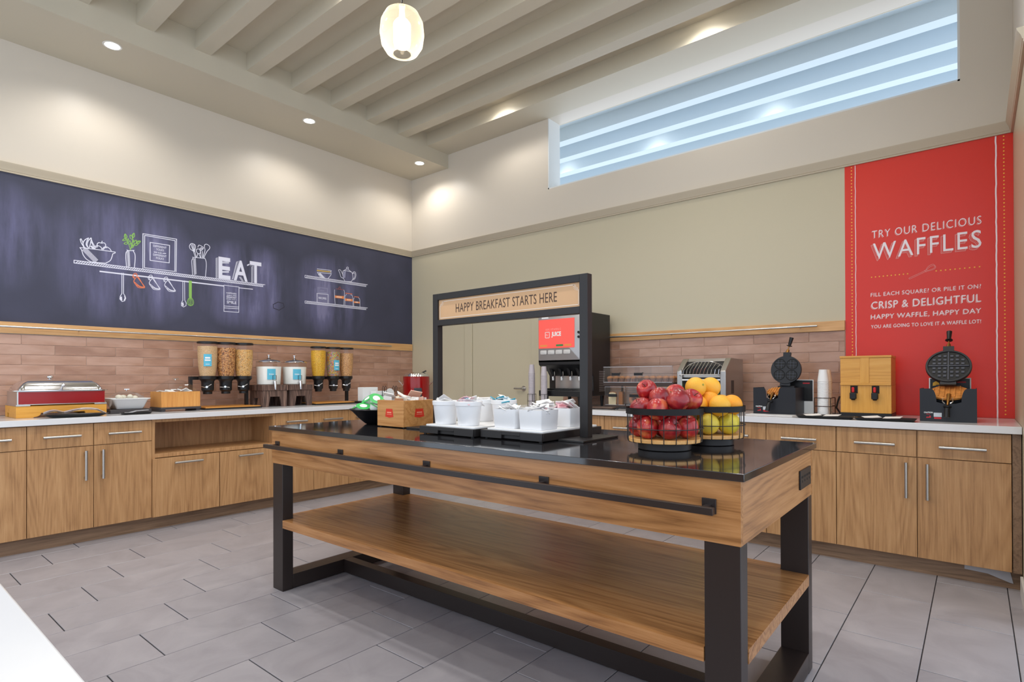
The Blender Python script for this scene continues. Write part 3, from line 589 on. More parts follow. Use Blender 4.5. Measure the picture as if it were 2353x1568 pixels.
ptext('HAPPY WAFFLE, HAPPY DAY', c5, (97, 1140), 2220, (97, 1040), .0, (.004,), 1.08)
ptext('YOU ARE GOING TO LOVE IT A WAFFLE LOT!', c5, (100, 1303), 2215, (100, 1238), .0, (.0025,), 1.08)
def dots(mb, pts, r):
    for x, z in pts: mb.add([PP.P(x + r * cos(2*pi*i/10), z + r * sin(2*pi*i/10)) for i in range(10)], [tuple(range(10))])
mb = MB()
for (p0, p1, n) in (((108,315),(803,247),10), ((1355,193),(2192,110),10)):
    A = c5(p0); B = c5(p1); dots(mb, [(A[0] + (B[0] - A[0]) * i / (n - 1), (A[1] + B[1]) / 2) for i in range(n)], .0042)
o = ob('dotted_line', mb, PYL, POS, smooth=0, fix=False, kind='stuff')
for x in (4.809, 5.637):
    mb = MB(); dots(mb, [(x, 2.652 - .0233 * i) for i in range(76)], .0042); ob('dotted_line', mb, PYL, POS, smooth=0, fix=False, kind='stuff')
for x, w in ((4.832, .004), (5.599, .0075)):
    mb = MB(); z = 2.66; random.seed(int(x * 100)); dx = 0
    while z > .89:
        dx2 = random.uniform(-.0012, .0012); PP.stroke(mb, [(x + dx, z), (x + dx2, z - .03)], w); z -= .03; dx = dx2
    ob('chalk_border', mb, PW1, POS, smooth=0, fix=False)
mb = MB()
for l in ([(830,330),(1135,190)], [(850,348),(1150,207)], [(830,330),(832,345),(850,348)], [(1125,180),(1165,215)], [(1145,190),(1190,120),(1240,80),(1300,65),(1345,110),(1320,155),(1240,185),(1165,200)], [(1160,180),(1240,110),(1310,90),(1325,120),(1290,150),(1170,190)]):
    PP.stroke(mb, catmull([c5(q) for q in l]), .0022)
ob('drawn_whisk', mb, PW2, POS, smooth=0, fix=False)
# ------------------------------------------------------------------ left counter
def LP(x, y, X): p = px(x, y, 0, X); return p.y, p.z
def RP(x, y, Y): p = px(x, y, 1, Y); return p.x, p.z
def depth(p): return (Vector(p) - CAM).dot(CF)
REDE = mat('red_enamel', (150, 4, 8), .22, coat=.3); HONEY = wood('honey_wood', (196, 132, 40), (218, 156, 58), (230, 172, 76), 1, .4, ring=.2)
BAMB = wood('bamboo_wood', (190, 122, 56), (214, 150, 78), (228, 172, 100), 2, .4, ring=.15); SLATE = mat('slate_grey', (64, 60, 62), .5, bump=.1)
ACR = clear('clear_acrylic', (250, 252, 253), .7, .03, .025); ACR2 = clear('clear_canister', (252, 252, 252), .6, .05, .02); CERAM = mat('white_ceramic', (232, 234, 236), .15)
GLASSY = clear('jar_glass', (252, 253, 253), .8, .02, .03)
Z1 = ZT + .0006
# chafing dish
y0, y1 = -3.885, -3.372; x0, x1 = .14, .50; W = y1 - y0; D = x1 - x0
t = thing('chafing_dish', 'red chafing dish with steel dome lid on a honey wood stand', 'chafing dish', (x0, y0, Z1))
st = MB()
arch = lambda a, b, h: [(a, 0), (a + .09 * (b - a) / .5, 0)] + [(a + .09 * (b - a) / .5 + .04 * sin(pi / 2 * i / 5), .028 * (1 - cos(pi / 2 * i / 5)) + .004) for i in range(6)] + [(b - .09 * (b - a) / .5 - .04 * sin(pi / 2 * (5 - i) / 5), .028 * (1 - cos(pi / 2 * (5 - i) / 5)) + .004) for i in range(6)] + [(b - .09 * (b - a) / .5, 0), (b, 0), (b, h), (a, h)]
ob('stand', MB().prism(arch(0, W, .08), D - .022, D, 0).prism(arch(0, W, .08), 0, .022, 0).prism([(.0225, .0), (.07, 0), (.07, .03), (.12, .03), (.12, 0), (D - .0225, 0), (D - .0225, .08), (.0225, .08)], 0, .02, 1).prism([(.0225, 0), (.07, 0), (.07, .03), (D - .0225, .03), (D - .0225, .08), (.0225, .08)], W - .02, W, 1), HONEY, t, bevel=.0012)
for (a, b) in ((0, .075), (W - .075, W)): ob('corner_plate', MB().box(D - .01, D + .004, a, b, .081, .092).box(.0, D - .0101, a if a == 0 else W - .012, .012 if a == 0 else b, .081, .092), STEEL, t, bevel=.001)
pan = ob('pan', MB().rrect(.004, D - .002, .004, W - .004, [(.012, .082), (0, .09), (0, .180), (.004, .182)], .03), STEEL, t, bevel=0)
ob('front_panel', MB().box(D - .0018, D + .002, .012, W - .012, .094, .178), REDE, pan, bevel=.0015, label='glossy red front panel')
lid = ob('lid', MB().rrect(-.018, D + .012, -.018, W + .018, [(0, .183), (0, .187), (.03, .190), (.036, .205), (.06, .235), (.085, .252), (.12, .262), (.155, .266)], .05, 6), CHROME, t, smooth=50)
ob('knob', MB().ell((D * .5, W * .42, .281), .02, .02, .013).cyl((D * .5, W * .42, .262), (D * .5, W * .42, .276), .006), CHROME, lid); ob('knob', MB().ell((D + .010, W * .5, .222), .010, .014, .014).cyl((D - .035, W * .5, .214), (D + .006, W * .5, .22), .006), CHROME, lid)
# serving tongs on an oval black tray
def oval_tray(loc, rx, ry, label, rz=0, rect=False):
    if rect:
        o = ob('tray', MB().rrect(-rx, rx, -ry, ry, [(.02, 0), (.012, .002), (0, .014), (.003, .015), (.016, .005), (.022, .004)], .02), BLACK, smooth=40)
    else:
        o = ob('tray', MB().lathe([(.72, 0), (.8, .003), (1, .020), (.97, .021), (.8, .007), (.05, .005)], 36, sx=rx, sy=ry), BLACK, smooth=40)
        for v in o.data.vertices: pass
    o.location = loc; o.rotation_euler.z = rz; return tag(o, label, 'tray', 'small black counter trays')
oval_tray((.60, -3.575, Z1), .075, .19, 'black oval tray holding shiny tongs in front of the chafing dish')
tg = thing('serving_tongs', 'shiny steel tongs with scalloped end resting on the oval tray', 'tongs', (.60, -3.575, Z1 + .0245))
for k, s in enumerate((1, -1)):
    mb = MB(); n = 26; rg = []
    for i in range(n + 1):
        u = i / n; y = -.185 + .36 * u; wd = .030 if u < .28 else .030 - .019 * min(1, (u - .28) / .25); wd *= (1 + .14 * sin(u * 58) * (u < .28)); wd *= min(1, .25 + u * 9)
        z = .006 + .016 * sin(pi * min(1, u / .3)) * (u < .3) + .022 * sin(pi * max(0, (u - .3) / .7)) ; z += (.004 if k == 0 else -.004) + (0 if u < .85 else -.02 * (u - .85) / .15)
        rg.append([(-wd * s * .9, y, z), (0, y, z + .006), (wd * s * .9, y, z), (0, y, z + .003)])
    ob('arm', mb.loft(rg), mat('tong_silver', (226, 226, 230), .32, .55), tg, smooth=60)
# eggs in a white square bowl
X = .42; a, _ = LP(255, 913, X); b, _ = LP(345, 913, X); cy = (a + b) / 2; hw = (b - a) / 2
rz_ = ob('riser', MB().rrect(-hw * .9, hw * .9, -hw * 1.08, hw * 1.08, [(.006, 0), (0, .004), (0, .026), (.004, .03)], .01), SLATE); rz_.location = (X - hw * .8, cy, Z1); tag(rz_, 'dark slate riser under the white egg bowl', 'riser')
t = thing('egg_bowl', 'white square bowl of eggs under a clear dome lid', 'bowl', (X - hw * .8, cy, Z1 + .031))
ob('bowl', MB().rrect(-hw, hw, -hw, hw, [(hw * .35, 0), (hw * .31, .004), (hw * .1, .07), (-.004, .078), (-.004, .084), (.012, .083), (hw * .14, .075), (hw * .36, .012), (hw * .6, .010)], .03, 5), CERAM, t, smooth=50)
lid = ob('lid', MB().rrect(-hw * .8, hw * .8, -hw * .8, hw * .8, [(0, .086), (.004, .092), (.03, .112), (.05, .128), (.07, .136), (.10, .14)], .04, 6), ACR, t, smooth=60)
ob('knob', MB().cyl((0, 0, .141), (0, 0, .15), .006).box(-.008, .008, -.018, .018, .15, .156), CHROME, lid)
EGG = mat('egg_shell', (236, 228, 210), .5)
egg = None
for k, (ex, ey, ez, lab) in enumerate(((.01, -.05, .083, 'front left'), (.015, .02, .085, 'front middle'), (-.04, -.015, .080, 'rear'), (-.02, .06, .074, 'front right'))):
    if egg is None: egg = mesh('egg', MB().lathe([(.0005, -.024), (.012, -.0215), (.019, -.012), (.0215, .0), (.019, .014), (.012, .024), (.0005, .0295)], 20), 60); egg.materials.append(EGG)
    o = ob('boiled_egg', egg, None); o.location = (X - hw * .8 + ex, cy + ey, Z1 + .031 + ez + .006); o.rotation_euler = (1.2, .3 * k, k * 1.1); tag(o, 'boiled egg in the domed white bowl, ' + lab, 'egg', 'eggs in the white bowl')
oval_tray((.60, (LP(276, 945, .6)[0] + LP(348, 940, .6)[0]) / 2, Z1), .05, .10, 'small black oblong tray with a metal tong before the egg bowl', rect=True)
tg2 = thing('serving_tongs', 'small steel tongs lying on the oblong tray before the egg bowl', 'tongs', (.60, -3.21, Z1 + .0065))
for s in (-1, 1): ob('arm', MB().loft([[(s * (.002 + w_), y_, z_), (s * (.014 + w_), y_, z_ + .002), (s * (.014 + w_), y_, z_ + .005), (s * (.002 + w_), y_, z_ + .004)] for y_, w_, z_ in ((-.07, .010, .004), (-.045, .014, .002), (0, .006, .014), (.08, .0, .018))]), mat('tong_silver', (226, 226, 230), .32, .55), tg2, smooth=50)
# bamboo box with clear pyramid lid
X = .47; a = LP(371, 933, X)[0]; b = LP(460, 931, X)[0]; W = b - a
d = px(337, 930, 1, a); D = X - d.x
D = .245
t = thing('bamboo_bread_box', 'bamboo box under a clear pyramid lid on a dark metal stand', 'box', (X - D, a, Z1))
ob('stand', MB().box(.004, D + .006, -.006, W + .006, .018, .034).box(.01, D, 0, .03, 0, .018).box(.01, D, W - .03, W, 0, .018), SLATE, t, bevel=.002)
ob('box', MB().box(0, D, 0, .014, .0345, .160).box(0, D, W - .014, W, .0345, .160).box(0, .014, .014, W - .014, .0345, .160).box(D - .014, D, .014, W - .014, .0345, .160).box(.014, D - .014, .014, W - .014, .0345, .044), BAMB, t, bevel=.001)
lid = ob('lid', MB().rrect(-.006, D + .006, -.006, W + .006, [(0, .161), (0, .166), (.02, .17), (.055, .215), (.085, .245), (.11, .255)], .02, 5), ACR, t, smooth=50)
ob('knob', MB().box(D/2 - .008, D/2 + .008, W/2 - .022, W/2 + .022, .262, .268).cyl((D/2, W/2, .255), (D/2, W/2, .262), .006), CHROME, lid); ob('knob', MB().box(D - .024, D - .012, W/2 - .012, W/2 + .012, .19, .2), CHROME, lid)
random.seed(3)
pk = mesh('sachet', MB().box(-.028, .028, -.02, .02, -.004, .004), 0); pk.materials.append(PAPER)
for i in range(10):
    o = ob('bread_sachet', pk, None); o.location = (X - D + random.uniform(.06, D - .06), a + .05 + (W - .10) * i / 9, Z1 + .150 + random.uniform(0, .02)); o.rotation_euler = (random.uniform(-.6, .6), random.uniform(-.6, .6), random.uniform(0, 3)); tag(o, 'white wrapped sachet under the clear lid of the bamboo box', 'sachet', 'sachets in the bamboo box')
# cereal dispensers
BLUE = mat('label_blue', (92, 184, 212), .5); WHT = mat('label_white', (238, 240, 240), .6)
CER = {'flakes': speck('cereal_flakes', [(0, (240, 196, 142)), (.5, (248, 212, 164)), (1, (226, 176, 120))], 260), 'granola': speck('cereal_granola', [(0, (140, 84, 50)), (.4, (220, 150, 86)), (.8, (240, 184, 120)), (1, (110, 62, 42))], 110), 'oats': speck('cereal_oats', [(0, (240, 172, 86)), (.5, (250, 198, 120)), (.85, (252, 212, 148)), (1, (150, 98, 60))], 150),
       'yellow': speck('cereal_yellow', [(0, (255, 190, 44)), (.6, (255, 206, 66)), (1, (240, 160, 32))], 160), 'loops': speck('cereal_loops', [(0, (232, 90, 60)), (.2, (250, 170, 70)), (.4, (140, 190, 80)), (.6, (246, 210, 110)), (.8, (110, 150, 200)), (1, (220, 130, 150))], 130), 'squares': speck('cereal_squares', [(0, (232, 170, 108)), (.5, (244, 192, 132)), (1, (196, 134, 80))], 150)}
BOARD = wood('orange_board', (196, 128, 50), (214, 146, 66), (226, 162, 84), 1, .45, ring=.2)
def label_card(parent, c, r, ang, w, h, zc, bars, m=BLUE):
    """label wrapped on a cylinder of radius r about c, facing angle ang"""
    mb = MB(); n = 6; rows = []
    for i in range(n + 1):
        t_ = ang + (i / n - .5) * w / r; rows.append((c[0] + (r + .0012) * cos(t_), c[1] + (r + .0012) * sin(t_)))
    for i in range(n): mb.quad((*rows[i], zc - h / 2), (*rows[i + 1], zc - h / 2), (*rows[i + 1], zc + h / 2), (*rows[i], zc + h / 2))
    o = ob('label', mb, m, parent, fix=False)
    for z_, hh, ww in bars:
        mb = MB()
        for i in range(n):
            q = [ang + ((i + k) / n - .5) * w * ww / r for k in (0, 1)]; P = [(c[0] + (r + .0022) * cos(a_), c[1] + (r + .0022) * sin(a_)) for a_ in q]
            mb.quad((*P[0], zc + z_ - hh / 2), (*P[1], zc + z_ - hh / 2), (*P[1], zc + z_ + hh / 2), (*P[0], zc + z_ + hh / 2))
        ob('label_print', mb, WHT, o, fix=False)
    return o
def label_text(parent, body, c, r, ang, w, h, zc, m):
    mb = MB(); put_text(mb, body, lambda u, v: (c[0] + (r + .0022) * cos(ang + (u - .5) * w / r), c[1] + (r + .0022) * sin(ang + (u - .5) * w / r), zc + (v - .5) * h), .02)
    return ob('label_text', mb, m, parent, smooth=0, fix=False)
VIEW = math.atan2(-4.7 + 2.0, 5.5 - .3)
def dispenser(label, cen, base, kinds, cards, post_px):
    X = .30; cs = [px(c, 830, 0, X).y for c in cen]; yb0 = px(base[0], 930, 0, .45).y; yb1 = px(base[1], 930, 0, .45).y; yb0 = -2.66 if base[0] < 600 else -1.625; yb1 = min(yb1, -1.16) if base[0] > 600 else yb1
    t = thing('cereal_dispenser', label, 'cereal dispenser', (X, cs[1], Z1), group='triple cereal dispensers')
    o0 = cs[1]; b0, b1 = yb0 - o0, yb1 - o0
    bs = ob('base', MB().box(-.22, .16, b0, b1, 0, .012), BLACK, t, bevel=.002); ob('board', MB().box(-.21, .15, b0 + .008, b1 - .008, .0122, .02), BOARD, bs, bevel=.001)
    pL, pR = cs[0] - o0 - .115, cs[2] - o0 + .06
    ob('rack', MB().box(-.115, -.085, pL, pL + .026, .0205, .285).box(-.115, -.085, pR, pR + .026, .0205, .285).box(-.115, -.085, pL + .026, pR, .255, .285), BLKM, t, bevel=.001)
    for k, c in enumerate(cs):
        y = c - o0; r = .5 * (42 if cen[0] < 600 else 33) / F * depth((X, c, 1.3)) * (1 - .02 * k)
        can = ob('canister', MB().lathe([(r * .80, .288), (r * .94, .38), (r, .48), (r, .572)], 36, (0, y, 0), cap=False), ACR2, t, smooth=60, fix=False)
        ob('cereal', MB().lathe([(r * .76, .289), (r * .92, .38), (r * .975, .48), (r * .975, .548 - .01 * k)], 36, (0, y, 0)), CER[kinds[k]], can, kind='stuff')
        ob('lid', MB().lathe([(r * 1.0, .572), (r * 1.04, .5725), (r * 1.04, .586), (r * .98, .590)], 36, (0, y, 0)), BLACK, can)
        v = ob('valve', MB().lathe([(r * .42, .130), (r * .46, .132), (r * .46, .15), (r * .62, .165), (r * .62, .225), (r * .66, .245), (r * .88, .262), (r * .88, .2875)], 32, (0, y, 0)).box(-.09, -.03, y - .02, y + .02, .257, .283), BLACK, t, smooth=40)
        fx, fy = (r * .62 + .012) * cos(VIEW), (r * .62 + .012) * sin(VIEW); nx, ny = -sin(VIEW), cos(VIEW)
        tl = (.012, -.018, .010)[k]
        ob('knob', MB().tube([(fx - nx * .042, y + fy - ny * .042, .195 + tl * .2), (fx - nx * .015, y + fy - ny * .015, .19), (fx, y + fy, .193), (fx + nx * .035, y + fy + ny * .035, .205 + tl)], .0035, 8).cyl((fx * .8, y + fy * .8, .193), (fx * 1.08, y + fy * 1.08, .193), .009), CHROME, v)
        if cards[k]:
            label_card(can, (0, y), r * .985, VIEW + cards[k], .062, .105, .425 if cen[0] < 600 else .40, ((.02, .014, .62), (.0, .012, .7), (-.035, .004, .5)))
dispenser('triple cereal dispenser with tan and brown cereals beside the bamboo box', (477, 518.7, 559.5), (459, 601), ('flakes', 'granola', 'oats'), (.10, 0, 0), 0)
dispenser('triple cereal dispenser with yellow and multicoloured cereals near the corner', (731.5, 765.5, 795.5), (716, 831), ('yellow', 'loops', 'squares'), (0, .45, 0), 0)
# milk dispensers on rustic stands
RUST = wood('rustic_wood', (52, 38, 34), (88, 66, 58), (140, 112, 98), 2, .6, scale=1.6, ring=.5); MILK = mat('milk_white', (250, 248, 242), .3, sss=.1)
def milk(label, f0, f1, jar0, jar1, body):
    X = .42; a = px(f0, 900, 0, X).y; b = px(f1, 900, 0, X).y; W = b - a; D = .25; h = .205
    t = thing('milk_dispenser', label, 'milk dispenser', (X - D, a, Z1), group='glass milk dispensers')
    front = [(0, 0), (W * .22, 0), (W * .30, h * .46), (W * .70, h * .46), (W * .78, 0), (W, 0), (W, h * .74), (0, h * .74)]
    side = [(.022, 0), (.06, 0), (.075, h * .4), (D - .075, h * .4), (D - .06, 0), (D - .022, 0), (D - .022, h * .74), (.022, h * .74)]
    ob('stand', MB().prism(front, D - .021, D, 0).prism(front, 0, .021, 0).prism(side, 0, .02, 1).prism(side, W - .02, W, 1), RUST, t, bevel=.002)
    ob('stand_top', MB().box(-.008, D + .008, -.008, W + .008, h * .74 + .0002, h), RUST, t, bevel=.003)
    r = .5 * (jar1 - jar0) / F * depth((X - D / 2, (a + b) / 2, 1.2)); cy = px((jar0 + jar1) / 2, 850, 0, X - D / 2).y - a; cx = D / 2
    jar = ob('jar', MB().lathe([(r * .90, h + .001), (r * .93, h + .004), (r, h + .19), (r, h + .205), (r * .97, h + .212)], 44, (cx, cy, 0), cap=False), GLASSY, t, smooth=60, fix=False)
    ob('milk', MB().lathe([(r * .88, h + .003), (r * .91, h + .006), (r * .975, h + .172)], 44, (cx, cy, 0)), MILK, jar)
    ld = ob('lid', MB().lathe([(r * 1.02, h + .2125), (r * 1.03, h + .218), (r * .98, h + .224), (r * .7, h + .238), (r * .3, h + .246), (.018, h + .25)], 44, (cx, cy, 0)), CHROME, t, smooth=50)
    ob('knob', MB().lathe([(.022, h + .2505), (.008, h + .258), (.007, h + .275), (.022, h + .279), (.022, h + .284)], 20, (cx, cy, 0)), CHROME, ld)
    ang = math.atan2(-4.7 - (a + cy), 5.5 - (X - D + cx)) + .22
    lb = label_card(jar, (cx, cy), r * .99, ang, .075, .10, h + .10, ()); label_text(lb, body, (cx, cy), r * .99, ang, .045, .012, h + .10, WHT)
    a2 = ang + .16; ca, sa = cos(a2), sin(a2)
    def Q(u, v, z): return (cx + (r * .93 + u) * ca - v * sa, cy + (r * .93 + u) * sa + v * ca, z)
    tap = ob('tap', MB().tube([Q(-.01, 0, h + .028), Q(.045, 0, h + .028)], .011, 12).tube([Q(.04, 0, h + .034), Q(.046, 0, h + .01), Q(.05, 0, h - .045)], [.016, .014, .008], 12), CHROME, t)
    ob('tap_lever', MB().tube([Q(.03, -.016, h + .045), Q(.03, -.016, h + .088), Q(.03, .016, h + .088), Q(.03, .016, h + .045)], .003, 6, closed=True), BLKM, tap)
milk('glass milk dispenser on a rustic stand beside the tan cereals', 604, 660, 590, 645, '2% MILK'); milk('glass milk dispenser on a rustic stand beside the yellow cereal', 666, 717, 650, 703, 'SKIM MILK')
# soup kettle
KX = .40; ky = px(956.7, 890, 0, KX).y; r = .5 * 60.5 / F * depth((KX, ky, 1.0))
t = thing('soup_kettle', 'round red soup kettle with steel lid and ladle in the corner', 'kettle', (KX, ky, Z1)); kv = math.atan2(-4.7 - ky, 5.5 - KX)
ob('body', MB().lathe([(r * .9, 0), (r * .96, .01), (r, .03), (r, .275), (r * .98, .283)], 48), REDE, t, smooth=40)
ld = ob('lid', MB().lathe([(r * 1.0, .2835), (r * .96, .300), (r * .9, .303), (r * .88, .315), (r * .6, .328), (.01, .332)], 48), CHROME, t, smooth=40)
ob('ladle_handle', MB().tube([(-.02 * cos(kv) - .06 * sin(kv), .06 * cos(kv), .32), (.0 - .11 * sin(kv), .12 * cos(kv), .35)], [.006, .009], 8), BLACK, t)
for s in (-1, 1):
    nx, ny = -sin(kv) * s, cos(kv) * s; ob('handle', MB().tube([(nx * r, ny * r, .18), (nx * (r + .02), ny * (r + .02), .205), (nx * (r + .05), ny * (r + .05), .235)], .008, 8), CHROME, t)
cx, cy = cos(kv + .12), sin(kv + .12)
cp = ob('control_panel', MB().box(-.045, .045, -.004, .01, .04, .150), mat('kettle_panel', (52, 56, 62), .3), t, bevel=.006); cp.location = (cx * (r + .004), cy * (r + .004), 0); cp.rotation_euler.z = kv + .12 + pi / 2
k_ = ob('dial', MB().cyl((0, -.004, .085), (0, -.016, .085), .014, n=20), CHROME, cp)
# cartons, packet tray and wire holder near the kettle
X = .56; a = -1.14; b = px(868, 918, 0, X).y
o = ob('tray', MB().box(-.15, .06, 0, b - a, 0, .022), BLKM, bevel=.002); o.location = (X - .06, a, Z1); tag(o, 'dark flat tray under the white cartons near the kettle', 'tray')
for p0, p1, z0, z1, xx, lab in ((834, 868, .023, .145, .50, 'plain white carton standing on the dark tray'), (864, 900, .0, .128, .62, 'white carton with a printed line behind the wooden tea box')):
    a = px(p0, 900, 0, xx).y; b = px(p1, 900, 0, xx).y; t = thing('carton', lab, 'carton', (xx - .09, a, Z1 + z0), group='white cartons near the kettle')
    ob('box', MB().box(0, .09, 0, b - a, 0, z1), WHT, t, bevel=.001)
    if z0 == 0: ob('print', MB().box(.0902, .0908, (b - a) * .2, (b - a) * .8, z1 * .62, z1 * .68), mat('print_grey', (120, 120, 128), .6), t, smooth=0)
X = .66; a = px(880, 900, 0, X).y; b = px(912, 900, 0, X).y
t = thing('packet_holder', 'black wire packet holder with a round white card by the kettle', 'holder', (X, a, Z1)); W = b - a; mb = MB()
for u in (.1, .85):
    for s in (-1, 1): mb.tube([(s * .035, W * u, .0045), (s * .035, W * u, .165), (s * .022, W * u, .182), (s * .008, W * u, .17), (s * .004, W * u, .12)], .0028, 6)
ob('wire', mb.tube([(-.035, 0, .004), (.035, 0, .004), (.035, W, .004), (-.035, W, .004)], .003, 6, closed=True), BLKM, t)
ob('card', MB().cyl((-.004, W * .5, .10), (0, W * .5, .10), W * .3, n=24), WHT, t)
ob('card', MB().box(.012, .014, W * .12, W * .8, .0075, .075), WHT, t); ob('tag', MB().box(.0142, .0146, W * .2, W * .6, .04, .06), mat('tag_yellow', (244, 200, 40), .5), t, smooth=0)
# ------------------------------------------------------------------ right counter
def RX_(x, Y): return px(x, 900, 1, Y).x
GREYP = mat('grey_panel', (168, 166, 166), .35, .5); JRED = mat('juice_red', (240, 92, 82), .35, emit=.3); JWH = mat('juice_white', (244, 240, 236), .5); JOR = mat('juice_orange', (240, 150, 80), .5); JGR = mat('juice_green', (60, 140, 80), .5)
# juice machine
y0, y1 = -.54, -.06; x0, x1 = 2.385, 2.865
t = thing('juice_machine', 'black juice machine with a red JUICE panel behind the sign', 'juice machine', (x0, y0, Z1)); W = x1 - x0; D = y1 - y0
for (a, b) in ((.06, .05), (W - .06, .05), (.06, D - .05), (W - .06, D - .05)): ob('leg', MB().cyl((a, b, 0), (a, b, .1), .011, .02), BLACK, t)
ob('cabinet', MB().prism([(D, .1), (.18, .1), (.18, .28), (.03, .46), (.03, .83), (.06, .845), (D, .845)], 0.0, W, 0).xf(Matrix(((1,0,0,0),(0,1,0,0),(0,0,1,0),(0,0,0,1)))), BLKM, t, bevel=.004)
fr = ob('front_door', MB().rrect(.004, W - .004, 0, .46, [(0, 0), (0, .026), (.006, .03)], .012).xf(Matrix.Translation((0, .03, .40)) @ Matrix(((1,0,0,0),(0,0,-1,0),(0,1,0,0),(0,0,0,1)))), GREYP, t)
gx0, gx1 = .012, .40; gz0, gz1 = .53, .79
ob('graphic', MB().box(gx0, gx1, -.0035, -.0005, gz0, gz1), JRED, fr, smooth=0, label='red printed panel reading JUICE')
def jt(body, x, z, w, h, m, bold=.03):
    mb = MB(); put_text(mb, body, lambda u, v: (x + w * u, -.0042, z + h * v), bold); return ob('lettering', mb, m, fr, smooth=0, fix=False)
jt('JUICE', .155, .625, .105, .052, JWH, .05); jt('100% VITAMIN C', .09, .69, .17, .018, mat('juice_pale', (246, 170, 160), .5), 0)
gl_ = MB(); [gl_.box(a, b, -.0045, -.0036, c, d) for a, b, c, d in ((.085, .090, .625, .675), (.130, .135, .625, .675), (.085, .135, .673, .678), (.09, .13, .622, .627), (.095, .11, .655, .658), (.095, .115, .645, .648))]; ob('glass_icon', gl_, JWH, fr, smooth=0)
for k, m_ in enumerate((JOR, JRED, JGR, JOR)): ob('flavour_strip', MB().box(.03 + k * .088, .105 + k * .088, -.0046, -.0036, .545, .562), m_, fr, smooth=0)
ob('sticker', MB().box(.045, .12, -.002, -.0005, .80, .845), WHT, fr, smooth=0)
for k in range(4): ob('button', MB().rrect(.03 + k * .085, .10 + k * .085, .475, .512, [(0, 0), (0, .004), (.004, .006)], .01).xf(Matrix(((1,0,0,0),(0,0,-1,-.0005),(0,1,0,0),(0,0,0,1)))), mat('button_grey', (205, 203, 200), .4), fr)
ob('lock', MB().cyl((.445, 0, .66), (.445, -.01, .66), .011, n=14), BLACK, fr); ob('lock', MB().cyl((.445, 0, .62), (.445, -.01, .62), .011, n=14), BLACK, fr)
hd = ob('hood', MB().loft([[(.004, .0, .425), (W - .004, .0, .425), (W - .004, .10, .425), (.004, .10, .425)], [(.01, .0, .38), (W - .01, .0, .38), (W - .01, .14, .36), (.01, .14, .36)], [(.07, .13, .285), (W - .02, .13, .285), (W - .02, .178, .28), (.07, .178, .28)]]), BLACK, t, bevel=.004)
for k in range(4):
    x = .10 + k * .095; n_ = ob('nozzle', MB().tube([(x, .05, .37), (x + .006, .09, .28)], [.016, .014], 12), BLACK, t); ob('spout', MB().cyl((x + .006, .09, .2795), (x + .006, .09, .240), .011, .009), WHITE, n_); ob('lever', MB().tube([(x + .03, .075, .32), (x + .036, .07, .29), (x + .022, .08, .265)], .003, 6), CHROME, n_)
ob('splash_plate', MB().box(.075, W - .02, .172, .1795, .125, .279), STEEL, t, smooth=0)
dt = ob('drip_tray', MB().prism([(-.03, .098), (.1795, .098), (.1795, .15), (-.03, .15)], .03, W + .0, 0), BLACK, t, bevel=.006)
ob('drip_grid', MB().prism([(.04 + k * .0125, .1505 + (.016 if k % 8 < 4 else .004)) for k in range(31)] + [(.42, .1502), (.04, .1502)], -.01, .16, 1), BLACK, dt, smooth=0)
for k in range(12): ob('vent_slot', MB().box(W + .0002, W + .0012, .28, .38, .14 + k * .016, .146 + k * .016), GREYP, t, smooth=0)
# clear cup stacks in wire racks
CUPG = mat('smoky_cup', (184, 176, 180), .25, spec=.6)
def cup_stack(label, cx, Y, z0, z1, r, m, n, group, taper=.8):
    pr = [(r * taper, 0)]; h = z1 - z0; step = (h - .085) / n
    pr = [(r * .72, h), (r * .74, h - .002)] if False else []
    for i in range(n): pr += [(r * .99, i * step), (r * 1.015, i * step + step * .2), (r * 1.015, i * step + step * .5), (r * .99, i * step + step * .6)]
    pr += [(r * .985, n * step), (r * 1.03, n * step + .003), (r * .98, n * step + .008), (r * .72, h - .003), (r * .70, h), (.0005, h)]
    o = ob('cup_stack', MB().lathe(pr, 28), m, smooth=30); o.location = (cx, Y, z0); return tag(o, label, 'cups', group)
def wire_ring_rack(loc, r, h, label, rings=2):
    mb = MB(); n = 24
    for k in range(rings): mb.tube([(r * cos(2*pi*i/n), r * sin(2*pi*i/n), h * (1 - k * .55)) for i in range(n)], .002, 6, closed=True)
    for i in range(4):
        a = 2*pi*(i + .5)/4; mb.tube([(r * cos(a), r * sin(a), .004), (r * cos(a), r * sin(a), h)], .002, 6)
    mb.lathe([(r, .0), (r, .004), (.001, .004)], 24); o = ob('cup_rack', mb, BLKM); o.location = loc; return tag(o, label, 'rack', 'wire cup racks')
for pxc, lab in ((1222, 'left'), (1250, 'right')):
    Y = -.60 if pxc == 1222 else -.62; X = RX_(pxc, Y); r = .5 * 15 / F * depth((X, Y, 1))
    cup_stack('tall stack of smoky clear cups, %s of the two by the juice machine' % lab, X, Y, Z1 + .0046, Z1 + .385 - (.02 if lab == 'right' else 0), r, CUPG, 24, 'smoky cup stacks'); wire_ring_rack((X, Y, Z1), r * 1.32, .115, 'wire rack around the %s smoky cup stack' % lab)
